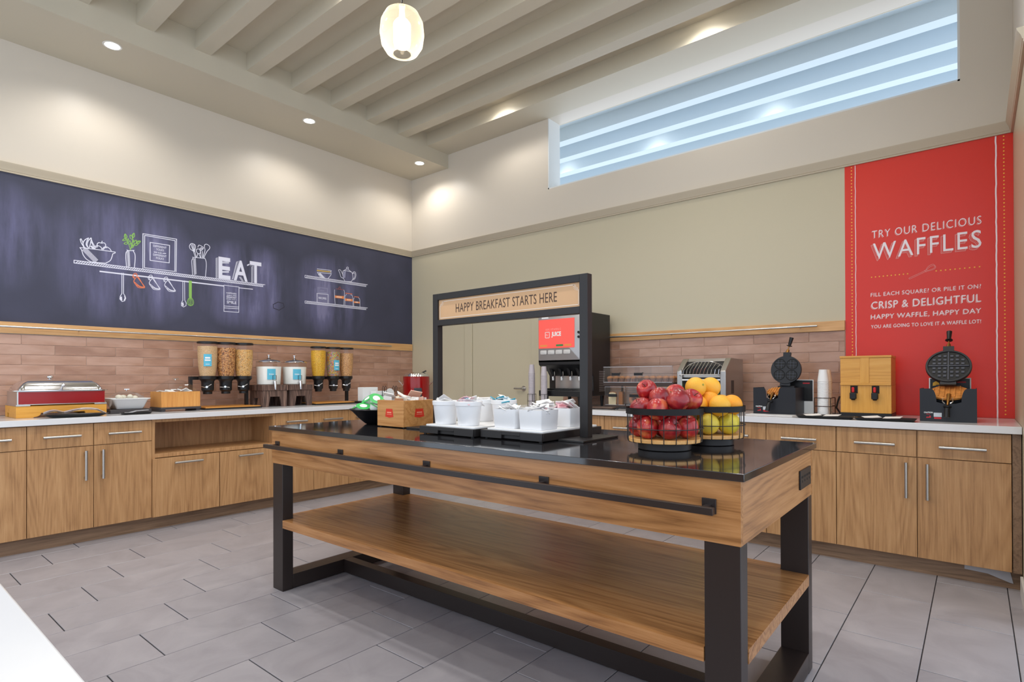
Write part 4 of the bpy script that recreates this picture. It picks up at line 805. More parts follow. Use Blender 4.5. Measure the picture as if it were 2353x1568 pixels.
# pastry case
Yf = -.46; x0 = RX_(1387, Yf); x1 = 3.655; W = x1 - x0; D = .34; DW = mat('case_brown', (62, 50, 46), .5)
t = thing('pastry_case', 'two tier clear pastry case with muffins above and bread below', 'pastry case', (x0, Yf, Z1))
ob('base', MB().box(-.005, W, 0, D, .0, .028), DW, t, bevel=.002); ob('shelf', MB().box(-.003, W, 0, D, .192, .222), DW, t, bevel=.002)
ob('post', MB().box(W - .02, W, .01, D, .0282, .1918), DW, t); ob('post', MB().box(.0, .006, D - .03, D, .0282, .1918), DW, t)
def pane(n, mb): return ob(n, mb, ACR, t, smooth=0)
pane('front_pane', MB().box(0, W - .002, .0, .003, .2225, .352)); pane('sloping_top', MB().prism([(.0, .3525), (.0, .355), (D, .395), (D, .3925)], 0, W, 0)); pane('end_pane', MB().prism([(.0035, .2225), (D, .2225), (D, .392), (.0035, .3522)], 0, .003, 0)); pane('divider', MB().box(W * .46, W * .46 + .002, .004, D - .02, .2225, .352))
EDGE = mat('acrylic_edge', (196, 198, 206), .3)
ob('edge_trim', MB().tube([(0, -.001, .224), (W - .01, -.001, .224), (W - .01, -.001, .353), (0, -.001, .353)], .0022, 6, closed=True), EDGE, t)
for k in range(3):
    a = .012 + k * (W - .03) / 3; b = a + (W - .03) / 3 - .012
    bx = ob('drawer', MB().box(a, b, .004, .007, .032, .185).box(a, a + .003, .007, D - .02, .032, .185).box(b - .003, b, .007, D - .02, .032, .185), ACR, t, smooth=0)
    ob('edge_trim', MB().tube([(a, .003, .033), (b, .003, .033), (b, .003, .184), (a, .003, .184)], .002, 6, closed=True), EDGE, bx)
    ob('label_holder', MB().box(a + .035, a + .115, -.005, .0035, .10, .124), BLACK, bx)
for k in (.13, .46): ob('label_holder', MB().box(W * k, W * k + .075, -.006, -.0005, .28, .302).box(W * k + .075, W * k + .082, -.008, -.0005, .298, .305), BLACK, t)
MUFT = mat('muffin_crust', (186, 124, 76), .8, bump=.6, bscale=120, var=.25, vscale=60); MUFP = mat('muffin_paper', (150, 106, 88), .8)
mt = mesh('crown', MB().lathe([(.021, .028), (.027, .032), (.027, .04), (.020, .05), (.008, .054), (.0005, .055)], 16), 60); mt.materials.append(MUFT)
fl = []
for z_, r_ in ((0, .018), (.03, .0235)): fl.append([((r_ + (.0012 if i % 2 else -.0012)) * cos(2*pi*i/28), (r_ + (.0012 if i % 2 else -.0012)) * sin(2*pi*i/28), z_) for i in range(28)])
mp_ = mesh('paper_cup', MB().loft(fl), 0); mp_.materials.append(MUFP)
n = 0
for row in range(2):
    for k in range(11):
        u = .03 + (W - .06) * k / 10
        if abs(u - W * .46) < .028: continue
        tm = thing('muffin', 'small muffin in the pastry case, %s row, number %d from the left' % (('front', 'back')[row], k + 1), 'muffin', (x0 + u + (.01 if row else 0), Yf + .06 + .09 * row, Z1 + .2226), group='muffins in the pastry case'); ob('paper_cup', mp_, None, tm); ob('crown', mt, None, tm)
BREAD = mat('bread_crumb', (236, 212, 170), .8, bump=.3, bscale=150); CRUST = mat('bread_crust', (176, 108, 58), .7)
for k, (u, lab) in enumerate(((.03, 'upright bread slice at the front of the lower left drawer'), (.115, 'brown bread loaf end on its edge in the lower left drawer'))):
    tb = thing('bread_slice', lab, 'bread', (x0 + u, Yf + .03 + .02 * k, Z1 + .0286)); sl = [(0, 0), (.075, 0), (.078, .085), (.07, .11), (.04, .115), (.008, .11), (-.003, .085)] if k == 0 else [(0, 0), (.038, 0), (.038, .11), (.02, .118), (0, .11)]
    ob('crust', MB().prism(sl, 0, .012 if k == 0 else .05, 1), CRUST, tb, bevel=.003)
    if k == 0: ob('crumb', MB().prism([(x * .92 + .003, z * .92 + .004) for x, z in sl], -.0008, -.0002, 1), BREAD, tb)
bg_ = MB(); nn = 24; bg_.loft([[((.034 + .017 * cos(v)) * cos(2*pi*i/nn), .014 * sin(v), (.034 + .017 * cos(v)) * sin(2*pi*i/nn)) for v in [2*pi*j/10 for j in range(10)]] for i in range(nn)], False, True)
for k in range(2):
    o = ob('bagel', bg_ if k == 0 else o.data, CRUST if k == 0 else None, smooth=60); o.location = (x0 + W / 3 + .06, Yf + .04 + .05 * k, Z1 + .0286 + .0515); tag(o, ('front' if k == 0 else 'rear') + ' bagel standing upright in the lower middle drawer', 'bagel', 'bagels in the pastry case')
bd = ob('serving_board', MB().box(0, .26, 0, .10, .006, .018).box(.02, .05, .01, .09, 0, .006).box(.21, .24, .01, .09, 0, .006), wood('dark_board', (58, 44, 36), (88, 68, 58), (110, 88, 76), 0, .5), bevel=.002); bd.location = (2.93, -.60, Z1); tag(bd, 'dark wood board on the counter in front of the pastry case', 'board')
bt = thing('black_tongs', 'black plastic tongs lying by the wood board before the pastry case', 'tongs', (3.22, -.60, Z1))
for s in (-1, 1): ob('arm', MB().loft([[(x, s * (.004 + w_) - .008, z), (x, s * (.004 + w_) + .008, z), (x, s * (.004 + w_) + .007, z + .01), (x, s * (.004 + w_) - .007, z + .01)] for x, w_, z in ((0, .018, .0), (.03, .026, .012), (.07, .022, .016), (.16, .014, .008))]), BLACK, bt, smooth=50)
# conveyor toaster
Yf = -.50; x0, x1 = 3.70, 4.075; W = x1 - x0; t = thing('conveyor_toaster', 'steel conveyor toaster with wire bread rack beside the pastry case', 'toaster', (x0, Yf, Z1)); D = .40; STL = mat('toaster_steel', (178, 174, 170), .34, 1)
sd = [(0, .04), (D, .04), (D, .405), (.14, .41), (.115, .405), (0, .31)]
for a, b in ((0, .042), (W - .042, W)): ob('side_panel', MB().prism(sd, a, b, 0), STL, t, bevel=.004)
ob('body', MB().prism([(.045, .04), (D, .04), (D, .40), (.13, .40), (.10, .35), (.10, .30), (.045, .26)], .0422, W - .0422, 0), mat('toaster_dark', (34, 30, 28), .5), t, smooth=0)
ob('top_cover', MB().prism([(.115, .385), (.135, .408), (D, .404), (D, .40), (.138, .4005), (.122, .382)], .0424, W - .0424, 0), STL, t, smooth=0)
ob('front_bar', MB().box(.0424, W - .0424, .02, .044, .262, .285), STL, t, bevel=.002); ob('front_lip', MB().box(.0424, W - .0424, .0, .044, .238, .25), WHITE, t, bevel=.002)
ob('sticker', MB().box(.06, W - .06, .042, .0446, .15, .215), mat('sticker_green', (160, 200, 50), .5), t, smooth=0); ob('control_strip', MB().box(.06, W - .06, .041, .0446, .09, .148), mat('strip_green', (70, 110, 60), .5), t, smooth=0)
for k in (.42, .8): ob('knob', MB().cyl((W * k, .04, .165), (W * k, .012, .165), .018, .015), BLACK, t)
mb = MB()
for k in range(12):
    u = k / 11; x = .035 + (W - .08) * u; q = abs(u - .5) * 2; zt = .395 - .05 * q ** 3; mb.tube([(x, -.045 + .02 * q, .285), (x + .002, -.02, .32), (x, .085, zt - .01)], .0022, 6)
mb.tube([(.035 + (W - .08) * u, -.046, .285) for u in (0, .5, 1)], .003, 6); mb.tube([(.035 + (W - .08) * k / 16, .086, .386 - .05 * (abs(k / 16 - .5) * 2) ** 3) for k in range(17)], .003, 6)
mb.tube([(.035, -.045, .285), (.03, .02, .27)], .003, 6).tube([(W - .045, -.045, .285), (W - .04, .02, .27)], .003, 6)
ob('bread_rack', mb, CHROME, t); ob('vent', MB().box(W + .0002, W + .001, .12, .18, .14, .24), DW, t, smooth=0)
for a in (.03, W - .03):
    for b in (.04, D - .04): ob('foot', MB().cyl((a, b, 0), (a, b, .04), .013), BLACK, t)
# waffle makers
WBLK = mat('waffle_body_black', (27, 29, 36), .42); IRON = mat('cast_iron', (30, 32, 38), .45); BRASS = mat('brass_neck', (150, 110, 60), .35, 1); WAF = mat('waffle_golden', (206, 136, 64), .7, bump=.4, bscale=90, var=.2, vscale=40); CAUR = mat('caution_red', (200, 40, 50), .5)
def waffle_maker(label, x0, x1, Y, zt, cut, pc, pr, tilt, grid, htop, low, cards, lean, lr):
    """box with a scooped front panel, hinged upper plate standing open"""
    W = x1 - x0; D = .25; h = zt - ZT; t = thing('waffle_maker', label, 'waffle maker', (x0, Y, Z1), group='black waffle makers'); a, b = cut[0] * W, cut[1] * W; zc = h * cut[2]
    sc = [(0, 0), (W, 0), (W, h), (b, h)] + [(b - (b - a) * .16 * sin(pi / 2 * i / 6), h - (h - zc) * (1 - cos(pi / 2 * i / 6)) * .9) for i in range(1, 7)]
    sc += [(b - (b - a) * .32, zc), (a + (b - a) * .32, zc)] + [(a + (b - a) * .16 * sin(pi / 2 * (6 - i) / 6), h - (h - zc) * (1 - cos(pi / 2 * (6 - i) / 6)) * .9) for i in range(6)] + [(a, h), (0, h)]
    P = []
    for q in sc:
        if not P or (abs(q[0] - P[-1][0]) + abs(q[1] - P[-1][1])) > 1e-4: P.append(q)
    ob('front_panel', MB().prism(P, 0, .006, 1), WBLK, t, smooth=0)
    ob('side_panel', MB().box(0, .006, .0062, D, 0, h), WBLK, t, smooth=0); ob('side_panel', MB().box(W - .006, W, .0062, D, 0, h), WBLK, t, smooth=0); ob('housing', MB().box(.0062, W - .0062, .03, D, 0, zc - .015), WBLK, t, smooth=0)
    cx, cz = pc[0] - x0, pc[1] - ZT; py = .17; lcx = (a + b) / 2
    ob('hinge', MB().box(cx - pr * .55, cx + pr * .55, py - .005, py + .05, zc - .0148, cz - pr * cos(lean) - .016).box(cx - pr * .9, cx + pr * .9, py + .01, D - .004, zc - .0148, h - .004), IRON, t, bevel=.004)
    M_ = Matrix.Translation((cx, py, cz)) @ Matrix.Rotation(-lean, 4, 'X') @ Matrix.Rotation(tilt, 4, 'Y') @ Matrix(((1,0,0,0),(0,0,-1,0),(0,1,0,0),(0,0,0,1)))
    # plate drawn in its own plane: x right, y up, -z towards the viewer becomes +z here
    up = ob('upper_plate', MB().lathe([(pr * .3, -.028), (pr * .94, -.024), (pr, -.014), (pr, .004), (pr * .985, .008), (pr * .90, .008)] + ([(pr * .88, .0015)] if grid == 4 else []) + [(.0005, .0015 if grid == 4 else .008)], 44).box(-pr * .24, pr * .24, pr * .98, pr * 1.25, -.02, .006).box(-pr * .34, pr * .34, -pr * 1.14, -pr * .96, -.02, .002).xf(M_), IRON, t, smooth=35)
    if grid == 4: ob('plate_inset', MB().lathe([(.0005, .0019), (pr * .885, .0019)], 40, cap=False).xf(M_), mat('iron_inset', (9, 10, 12), .5), up, fix=False)
    g = MB(); gd = mat('iron_ridge', (74, 78, 90), .45)
    if grid == 4:
        ob('plate_bar', MB().box(-pr * .87, pr * .87, -.0028, .0028, .0018, .008).box(-.0028, .0028, -pr * .87, pr * .87, .0018, .0082).xf(M_), gd, up, smooth=0)
        for i in range(-4, 4):
            for j in range(-4, 4):
                qx, qy = (i + .5) * pr * .235, (j + .5) * pr * .235
                qx += pr * .03 * (1 if qx > 0 else -1); qy += pr * .03 * (1 if qy > 0 else -1)
                if math.hypot(abs(qx) + pr * .07, abs(qy) + pr * .07) < pr * .87: ob('ridge_block', MB().box(qx - pr * .065, qx + pr * .065, qy - pr * .055, qy + pr * .055, .0018, .006).xf(M_), gd, up, smooth=0)
    else:
        cup = mat('iron_cup', (14, 15, 18), .5)
        for sx in (-1, 1):
            for sy in (-1, 1):
                c = ob('plate_cup', MB().lathe([(pr * .34, .0085), (pr * .36, .0105), (pr * .375, .0085)], 28, (sx * pr * .40, sy * pr * .39, 0), cap=False).lathe([(.0005, .0088), (pr * .345, .0088)], 28, (sx * pr * .40, sy * pr * .39, 0), cap=False).xf(M_), cup, up, smooth=30, fix=False)
                r2 = MB()
                for k in (-1, 1): r2.box(sx * pr * .40 + k * pr * .11 - .0012, sx * pr * .40 + k * pr * .11 + .0012, sy * pr * .39 - pr * .3, sy * pr * .39 + pr * .3, .009, .011).box(sx * pr * .40 - pr * .3, sx * pr * .40 + pr * .3, sy * pr * .39 + k * pr * .11 - .0012, sy * pr * .39 + k * pr * .11 + .0012, .009, .0108)
                ob('ridge_grid', r2.xf(M_), gd, c, smooth=0)
    hz = (htop - pc[1]) / cos(lean); b0 = pr * 1.25; s_ = hz - b0
    dx = 0.0
    def Mq(v): return M_ @ Vector(v)
    lean = low[2]
    def hp(u): return (lean * u * s_, b0 + s_ * u, -.006)
    ob('neck', MB().tube([Mq(hp(0)), Mq(hp(.2))], [.013, .009], 12).tube([Mq(hp(.2)), Mq(hp(.42))], .004, 8), BRASS, up)
    ob('handle', MB().tube([Mq(hp(.40)), Mq(hp(.44)), Mq(hp(.47))], [.006, .019, .019], 16).tube([Mq(hp(.47)), Mq(hp(.56)), Mq(hp(1))], [.009, .011, .0145], 16), BLACK, up)
    # lower plate with the waffle, and its handle hanging through the scoop
    lx = low[0] - x0; lz = zc + .02
    wz = h - (.006 if grid == 4 else .012)
    TL_ = Matrix.Translation((lcx, .105, wz - .03)) @ Matrix.Rotation(radians(24), 4, 'X')
    lo = ob('lower_plate', MB().lathe([(lr * .8, -.03), (lr, -.012), (lr, .0), (.0005, .0)], 40).xf(TL_), IRON, t, smooth=35)
    wr = lr * .96; wm = MB()
    nb = 5
    wp = ob('waffle', MB().lathe([(wr * .9, .0), (wr, .006), (wr, .016), (wr * .92, .02), (.0005, .02)], 36).xf(TL_ @ Matrix.Translation((0, 0, .0005))), WAF, None, smooth=35)
    wp.location = (x0, Y, Z1); tag(wp, 'golden waffle lying in the open %s' % ('large waffle iron' if grid == 4 else 'small four cup waffle iron'), 'waffle', 'waffles in the irons')
    for i in range(-3, 4):
        e_ = math.sqrt(max(wr * wr * .8 - (i * wr * .27) ** 2, 0)); c_ = (0, 0)
        if e_ > 0: ob('waffle_ridge', MB().box(c_[0] + i * wr * .27 - .003, c_[0] + i * wr * .27 + .003, c_[1] - e_, c_[1] + e_, .0203, .025).xf(TL_), WAF, wp, smooth=0)
    hx, hz0, hz1 = low[0] - x0, zc + .004, low[1] - ZT
    nk = ob('lower_neck', MB().tube([(lcx, .03, wz - .03), (hx + (lcx - hx) * .5, -.004, zc + .02), (hx, -.03, hz0 - .012)], [.012, .008, .005], 10), BRASS, lo)
    ob('handle', MB().tube([(hx, -.034, hz0 - .014), (hx, -.036, hz0 - .02), (hx, -.038, hz0 - .026)], [.008, .02, .018], 16).tube([(hx, -.038, hz0 - .026), (hx + (hx - lcx) * .25 + low[3] * .5, -.05, hz1 + .05), (hx + (hx - lcx) * .5 + low[3], -.06, hz1)], [.011, .0125, .015], 16), BLACK, t)
    for s in (-1, 1): ob('catch', MB().tube([(hx + s * .022, .01, zc + .03), (hx + s * .024, -.012, zc + .012), (hx + s * .012, -.018, zc)], .003, 6), CHROME, lo)
    # caution print
    kx, kz = cards[0] * W, cards[1] * h; s_ = cards[2] * W
    for body, z_, hh, m_ in (('CAUTION', .028, .009, WHT), ('HOT', .020, .005, CAUR)):
        mb = MB(); ww = s_ if body == 'CAUTION' else s_ * .45; xo = kx + (s_ - ww) / 2; put_text(mb, body, lambda u, v: (xo + ww * u, -.0006, kz + z_ + hh * v), .03); ob('lettering', mb, m_, t, smooth=0, fix=False)
    ob('caution_mark', MB().prism([(kx + s_ * .25, kz), (kx + s_ * .8, kz + .002), (kx + s_ * .75, kz + .014), (kx + s_ * .62, kz + .014), (kx + s_ * .6, kz + .007), (kx + s_ * .3, kz + .007)], -.0012, -.0003, 1), CAUR, t, smooth=0)
    ob('caution_card', MB().box(kx + s_ * 1.1, kx + s_ * 2.0, -.0012, -.0003, kz + .008, kz + .032), mat('caution_pale', (200, 206, 214), .5), t, smooth=0); ob('caution_mark', MB().box(kx + s_ * 1.15, kx + s_ * 1.95, -.0012, -.0003, kz - .004, kz + .006), CAUR, t, smooth=0)
    # sign card behind
    c0, c1, cz0, cz1 = [cards[3][0] * W, cards[3][1] * W, h + cards[3][2], h + cards[3][3]]
    cd_ = ob('sign_card', MB().box(c0, c1, D + .004, D + .010, -.0 + .0005, cz1), WHT, t, smooth=0); ob('sign_print', MB().box(c0 + .006, c1 - .006, D + .003, D + .0038, cz0, cz1 - .005), BLACK, cd_, smooth=0)
    ob('sign_mark', MB().box(c0 + (c1 - c0) * .66, c0 + (c1 - c0) * .88, D + .002, D + .0028, cz1 - .03, cz1 - .022), CAUR, cd_, smooth=0)
    ob('sign_mark', MB().prism([(c0 + .018, cz1 - .05), (c0 + .055, cz1 - .045), (c0 + .05, cz1 - .03), (c0 + .035, cz1 - .02), (c0 + .02, cz1 - .03)], D + .002, D + .0028, 1), PYL if grid == 4 else WHT, cd_, smooth=0)
waffle_maker('small black waffle maker with four round cups, open lid', 4.254, 4.533, -.45, 1.068, (.25, .66, .58), (4.432, 1.195), .102, radians(2), 0, 1.43, (4.378, .905, .20, -.012), (.06, .12, .16, (.48, 1.22, -.10, .055)), radians(8), .062)
waffle_maker('large black waffle maker with one round grid plate, open lid', 5.235, 5.499, -.55, 1.072, (.20, .84, .55), (5.366, 1.205), .112, 0, 4, 1.425, (5.367, .908, .02, 0), (.075, .1, .16, (.12, .90, -.02, .062)), radians(30), .098)
o = ob('white_mat', MB().box(0, .30, 0, .13, 0, .004), WHITE, bevel=.001); o.location = (4.245, -.60, Z1); tag(o, 'thin white board in front of the small waffle maker', 'mat')
# white cups in a wire stand
Y = -.30
for k, (pc_, yy) in enumerate(((1891.5, -.30), (1899, -.22))):
    X = RX_(pc_, yy); r = .5 * 24 / F * depth((X, yy, 1)); cup_stack(('front' if k == 0 else 'rear') + ' stack of white paper cups in the wire stand', X, yy, Z1 + .0046, Z1 + .315, r * .98, WHITE if k == 0 else mat('cup_cream', (236, 214, 190), .5), 22, 'paper cup stacks')
XC = RX_(1893, -.26); mb = MB()
for z in (.06, .118): mb.tube([(-.045, -.075, z), (.055, -.075, z), (.055, .085, z), (-.045, .085, z)], .0028, 6, closed=True)
for a, b in ((-.045, -.075), (.055, -.075), (.055, .085), (-.045, .085)): mb.tube([(a, b, .118), (a, b, .003)], .0028, 6)
mb.tube([(-.07, -.09, .003), (.085, -.09, .003), (.085, .09, .003), (-.07, .09, .003)], .003, 6, closed=True)
o = ob('cup_rack', mb, mat('bronze_wire', (62, 46, 38), .4, .6)); o.location = (XC, -.26, Z1); tag(o, 'square bronze wire stand around the white paper cups', 'rack', 'wire cup racks')
o = ob('power_cord', MB().tube([(4.775, -.30, .13), (4.76, -.28, .09), (4.745, -.24, .05), (4.755, -.16, .008), (4.78, -.10, .006)], .006, 8), BLACK); o.location = (0, 0, Z1); tag(o, 'black cord curving beside the wood batter dispenser', 'cord')
# batter dispenser
BOX = wood('dispenser_oak', (196, 132, 44), (218, 156, 62), (228, 170, 82), 0, .38, ring=.3, coat=.2); BOXV = wood('dispenser_oak_v', (204, 140, 50), (222, 160, 64), (230, 172, 84), 2, .38, ring=.2, coat=.2)
x0, x1, Y = 4.793, 5.077, -.38; W = x1 - x0; D = .26; t = thing('batter_dispenser', 'honey oak batter dispenser box with two red lever taps', 'dispenser', (x0, Y, Z1))
ob('base', MB().box(-.002, W + .002, .0, D, 0, .026), BLACK, t, bevel=.002)
ob('lower_box', MB().box(0, W, .006, D, .0262, .208), BOXV, t, bevel=.0015); ob('upper_box', MB().box(0, W, 0, D, .2084, .388), BOX, t, bevel=.0015); ob('lid', MB().box(-.003, W + .003, -.005, D, .3884, .402), BOX, t, bevel=.002)
ob('centre_strip', MB().box(W * .40, W * .58, -.0045, -.0003, .222, .388), BOXV, t, bevel=.001); ob('cross_strip', MB().box(0, W, -.0052, -.0003, .2086, .222), BOX, t, bevel=.001)
for k in (.275, .70):
    a = W * k; rc = ob('tap_recess', MB().box(a - .021, a + .021, .0045, .0058, .155, .205), mat('recess_black', (10, 9, 8), .6), t, smooth=0)
    tp_ = ob('tap', MB().box(a - .02, a + .016, -.035, .0044, .118, .160).tube([(a - .002, -.015, .118), (a - .002, -.015, .110)], [.014, .012], 12), BLACK, t, bevel=.006); ob('lever', MB().box(a - .010, a + .006, -.03, -.018, .1605, .196), mat('lever_red', (206, 36, 40), .4), tp_, bevel=.005)
# black trays with parchment
for p0, p1, Yt, lab in ((1832, 1962, -.655, 'left of the two flat black trays before the batter dispenser'), (1964, 2112, -.66, 'right of the two flat black trays before the batter dispenser')):
    a = RX_(p0, Yt); b = RX_(p1, Yt); b = min(b, 5.228)
    o = ob('tray', MB().rrect(0, b - a, 0, .13, [(.02, 0), (.012, .002), (0, .016), (.003, .017), (.016, .006), (.022, .005)], .02), BLACK, smooth=40); o.location = (a, Yt - .06, Z1); tag(o, lab, 'tray', 'flat black trays')
    for k, (u, v, rz) in enumerate(((.28, .06, .5), (.62, .07, -.15))):
        pp = ob('parchment', MB().box(-.045, .045, -.03, .03, 0, .0015), PAPER, smooth=0); pp.location = (a + (b - a) * u, Yt - .06 + v, Z1 + .0195); pp.rotation_euler = (.12, -.06, rz); tag(pp, 'sheet of white paper on the %s black tray, %s' % (lab.split()[0], ('left side', 'right side')[k]), 'paper', 'papers on the black trays')
# ------------------------------------------------------------------ island things
TT = TZ + .0006
TEAW = wood('tea_box_wood', (172, 112, 56), (198, 140, 80), (210, 156, 98), 0, .4, ring=.4)
# black bowl of green and white tubs
bc = px(858, 975, 1, -2.72); bx, by = 2.85, -2.70
t = ob('bowl', MB().lathe([(.055, 0), (.065, .004), (.10, .035), (.135, .072), (.152, .083), (.150, .086), (.13, .077), (.09, .038), (.05, .012), (.0005, .010)], 40), mat('black_bowl', (16, 16, 20), .35), smooth=50); t.location = (bx, by, TT); tag(t, 'wide black bowl holding green and white tubs', 'bowl')
TUBW = mat('tub_white', (232, 238, 230), .35); TUBG = mat('tub_green', (58, 178, 88), .35); TUBL = mat('tub_lightgreen', (170, 224, 178), .4)
tb1 = mesh('tub', MB().lathe([(.024, 0), (.027, .003), (.034, .03)], 24), 40); tb1.materials.append(TUBW); tb2 = mesh('foil_lid', MB().lathe([(.040, .0303), (.041, .032), (.0005, .033)], 24), 40); tb2.materials.append(TUBG); tb3 = mesh('foil_print', MB().lathe([(.020, .0335), (.0205, .0338), (.0005, .0342)], 20), 40); tb3.materials.append(WHT)
places = [(-.078, -.05, .088, .35, -.3, .2), (-.02, -.078, .086, .4, .1, .9), (.055, -.06, .088, .3, .35, 1.5), (-.075, .035, .09, .0, -.35, 2.2), (-.005, -.005, .075, .1, -.1, .5), (.07, .025, .09, -.2, .35, 3.0), (-.01, .075, .088, -.35, -.1, 4.0), (.035, .04, .125, .2, .25, 5.0), (-.04, -.01, .130, .5, -.45, .4), (.025, -.03, .134, .7, .25, 1.0)]
wher = ['at the left rim', 'at the front rim', 'at the right rim', 'at the back left', 'in the middle', 'at the right', 'at the back', 'high at the back right', 'topmost, tilted left', 'topmost, tilted forward']
for k, (a, b, z, rx, ry, rz) in enumerate(places):
    q = thing('food_tub', 'white tub with green foil lid in the black bowl, ' + wher[k], 'tub', (bx + a, by + b, TT + z - .012), rz, group='green tubs in the black bowl'); q.rotation_euler = (rx, ry, rz); ob('tub', tb1, None, q); l_ = ob('foil_lid', tb2, None, q); ob('foil_print', tb3, None, l_)
# wooden tea box
x0, x1, y0, y1 = 2.995, 3.212, -2.805, -2.59; W, D, H = x1 - x0, y1 - y0, .142
t = thing('tea_box', 'square wooden tea box with red badges beside the black bowl', 'box', (x0, y0, TT))
for n_, mb in (('side', MB().box(0, W, 0, .01, .004, H)), ('side', MB().box(0, W, D - .01, D, .004, H)), ('side', MB().box(0, .01, .0102, D - .0102, .004, H)), ('side', MB().box(W - .01, W, .0102, D - .0102, .004, H)), ('bottom', MB().box(.01, W - .01, .01, D - .01, .004, .012))): ob(n_, mb, TEAW, t, bevel=.0012)
for a in (.015, W - .015):
    for b in (.015, D - .015): ob('foot', MB().cyl((a, b, 0), (a, b, .004), .006, n=10), BLACK, t)
BADGE = mat('badge_red', (216, 52, 30), .5)
def badge(fn):
    mb = MB(); P = [(-.026, .022), (.026, .022), (.034, -.020), (.0, -.0255), (-.034, -.020)]; mb.add([fn(u, v, .0006) for u, v in P], [(0, 1, 2, 3, 4)]); b = ob('badge', mb, BADGE, t, smooth=0, fix=False); m2 = MB()
    for (u0, u1, v0, v1) in ((-.018, .018, -.001, .006), (-.02, .02, -.009, -.0065)): m2.add([fn(u0, v0, .0012), fn(u1, v0, .0012), fn(u1, v1, .0012), fn(u0, v1, .0012)], [(0, 1, 2, 3)])
    ob('badge_print', m2, mat('badge_pale', (244, 150, 120), .5), b, smooth=0, fix=False)
badge(lambda u, v, e: (W * .47 + u, -e, .075 + v)); badge(lambda u, v, e: (W + e, D * .5 + u, .075 + v))
random.seed(11)
tea = mesh('packet', MB().box(-.032, .032, -.002, .002, 0, .055), 0); TCOL = [PAPER, PAPER, mat('tea_pink', (232, 190, 170), .6), PAPER, mat('tea_brown', (186, 130, 92), .6), mat('tea_cream', (236, 226, 208), .6)]
tms = []
for m_ in TCOL: q = tea.copy(); q.materials.clear(); q.materials.append(m_); tms.append(q)
for i in range(16):
    c = i % 2; r = i // 2; o = ob('tea_packet', tms[random.randrange(6)], None); o.location = (x0 + W * (.28 + .44 * c), y0 + .028 + (D - .056) * r / 7, TT + .095 + random.uniform(0, .016)); o.rotation_euler = (random.uniform(-.25, .25), random.uniform(-.2, .2), random.uniform(-.15, .15)); tag(o, 'paper tea packet in the wooden tea box, %s column, place %d from the front' % (('left', 'right')[c], r + 1), 'packet', 'tea packets in the wooden box')
for i, (a, b, rz) in enumerate(((.25, .25, .4), (.7, .35, -.6), (.5, .75, 1.1))):
    o = ob('tea_packet', tms[i], None); o.location = (x0 + W * a, y0 + D * b, TT + .150 + .004 * i); o.rotation_euler = (1.0, .2, rz); tag(o, 'loose packet lying on top of the tea box, ' + ('front left', 'right', 'back')[i], 'packet', 'loose tea packets')
# black bases with white liners
def base(label, x0, x1, y0, y1):
    W, D = x1 - x0, y1 - y0; t = thing('display_riser', label, 'riser', (x0, y0, TT), group='black riser bases')
    n0, n1 = W * .36, W * .66; h = .036
    ob('body', MB().box(0, W, .012, D, .004, h).box(0, n0, 0, .0118, .004, h).box(n1, W, 0, .0118, .004, h).box(n0, n1, 0, .0118, .020, h), BLKM, t, bevel=.0015)
    for a in (.02, W - .02):
        for b in (.02, D - .02): ob('foot', MB().cyl((a, b, 0), (a, b, .004), .008, n=10), BLACK, t)
    o = ob('liner', MB().rrect(x0 + .018, x1 - .012, y0 + .02, y1 - .015, [(0, 0), (0, .006), (.002, .007)], .01), WHITE); o.location.z = TT + h + .0004; tag(o, 'thin white tray on ' + label.split(',')[0], 'tray', 'white riser trays')
    return TT + h + .0004 + .0074
zb1 = base('the left black riser, under the round crocks', 3.478, 3.822, -2.93, -2.50); zb2 = base('the right black riser, under the square bins', 3.838, 4.168, -2.90, -2.44)
pkc = {'white': (240, 238, 236), 'grey': (214, 212, 212), 'pink': (232, 184, 190), 'teal': (60, 160, 184), 'pale': (220, 228, 232)}
pkm = {}
for k, c in pkc.items():
    me = mesh('packet', MB().rrect(-.032, .032, -.020, .020, [(.003, -.0025), (0, -.0008), (0, .0008), (.003, .0025)], .003, 2), 0); me.materials.append(mat('sachet_' + k, c, .5)); pkm[k] = me
def fill(cx, cy, z, rx, ry, n, cols, what, grp, steep=1.0, peak=.02):
    for i in range(n):
        u = random.uniform(-1, 1); v = random.uniform(-1, 1); o = ob('condiment_packet', pkm[random.choice(cols)], None)
        o.location = (cx + u * rx, cy + v * ry, z + peak * (1 - max(abs(u), abs(v))) + random.uniform(0, .008)); o.rotation_euler = (random.uniform(-.7, .7) * steep, random.uniform(-.7, .7) * steep, random.uniform(0, pi)); tag(o, what, 'packet', grp)
CRO = mat('crock_white', (236, 236, 238), .3)
cr = mesh('crock', MB().lathe([(.046, 0), (.049, .003), (.058, .088), (.062, .090), (.063, .108), (.060, .110), (.057, .106), (.045, .006), (.0005, .006)], 40), 40); cr.materials.append(CRO)
random.seed(21)
for k, (x, y, lab, cols, nn, pk_) in enumerate(((3.567, -2.845, 'front left', ['grey', 'white'], 9, .006), (3.716, -2.845, 'front right', ['white', 'pink', 'teal', 'grey', 'pale'], 13, .022), (3.585, -2.60, 'back left', ['white'], 6, .004), (3.735, -2.62, 'back right', ['teal', 'white', 'pale', 'teal'], 13, .018))):
    o = ob('crock', cr, None); o.location = (x, y, zb1); tag(o, 'round white crock of sachets, %s of the four on the left riser' % lab, 'crock', 'round white crocks')
    fill(x, y, zb1 + .094, .034, .034, nn, cols, 'sachet heaped in the %s round crock' % lab, 'sachets in the ' + lab + ' crock', .9, pk_ + .008)
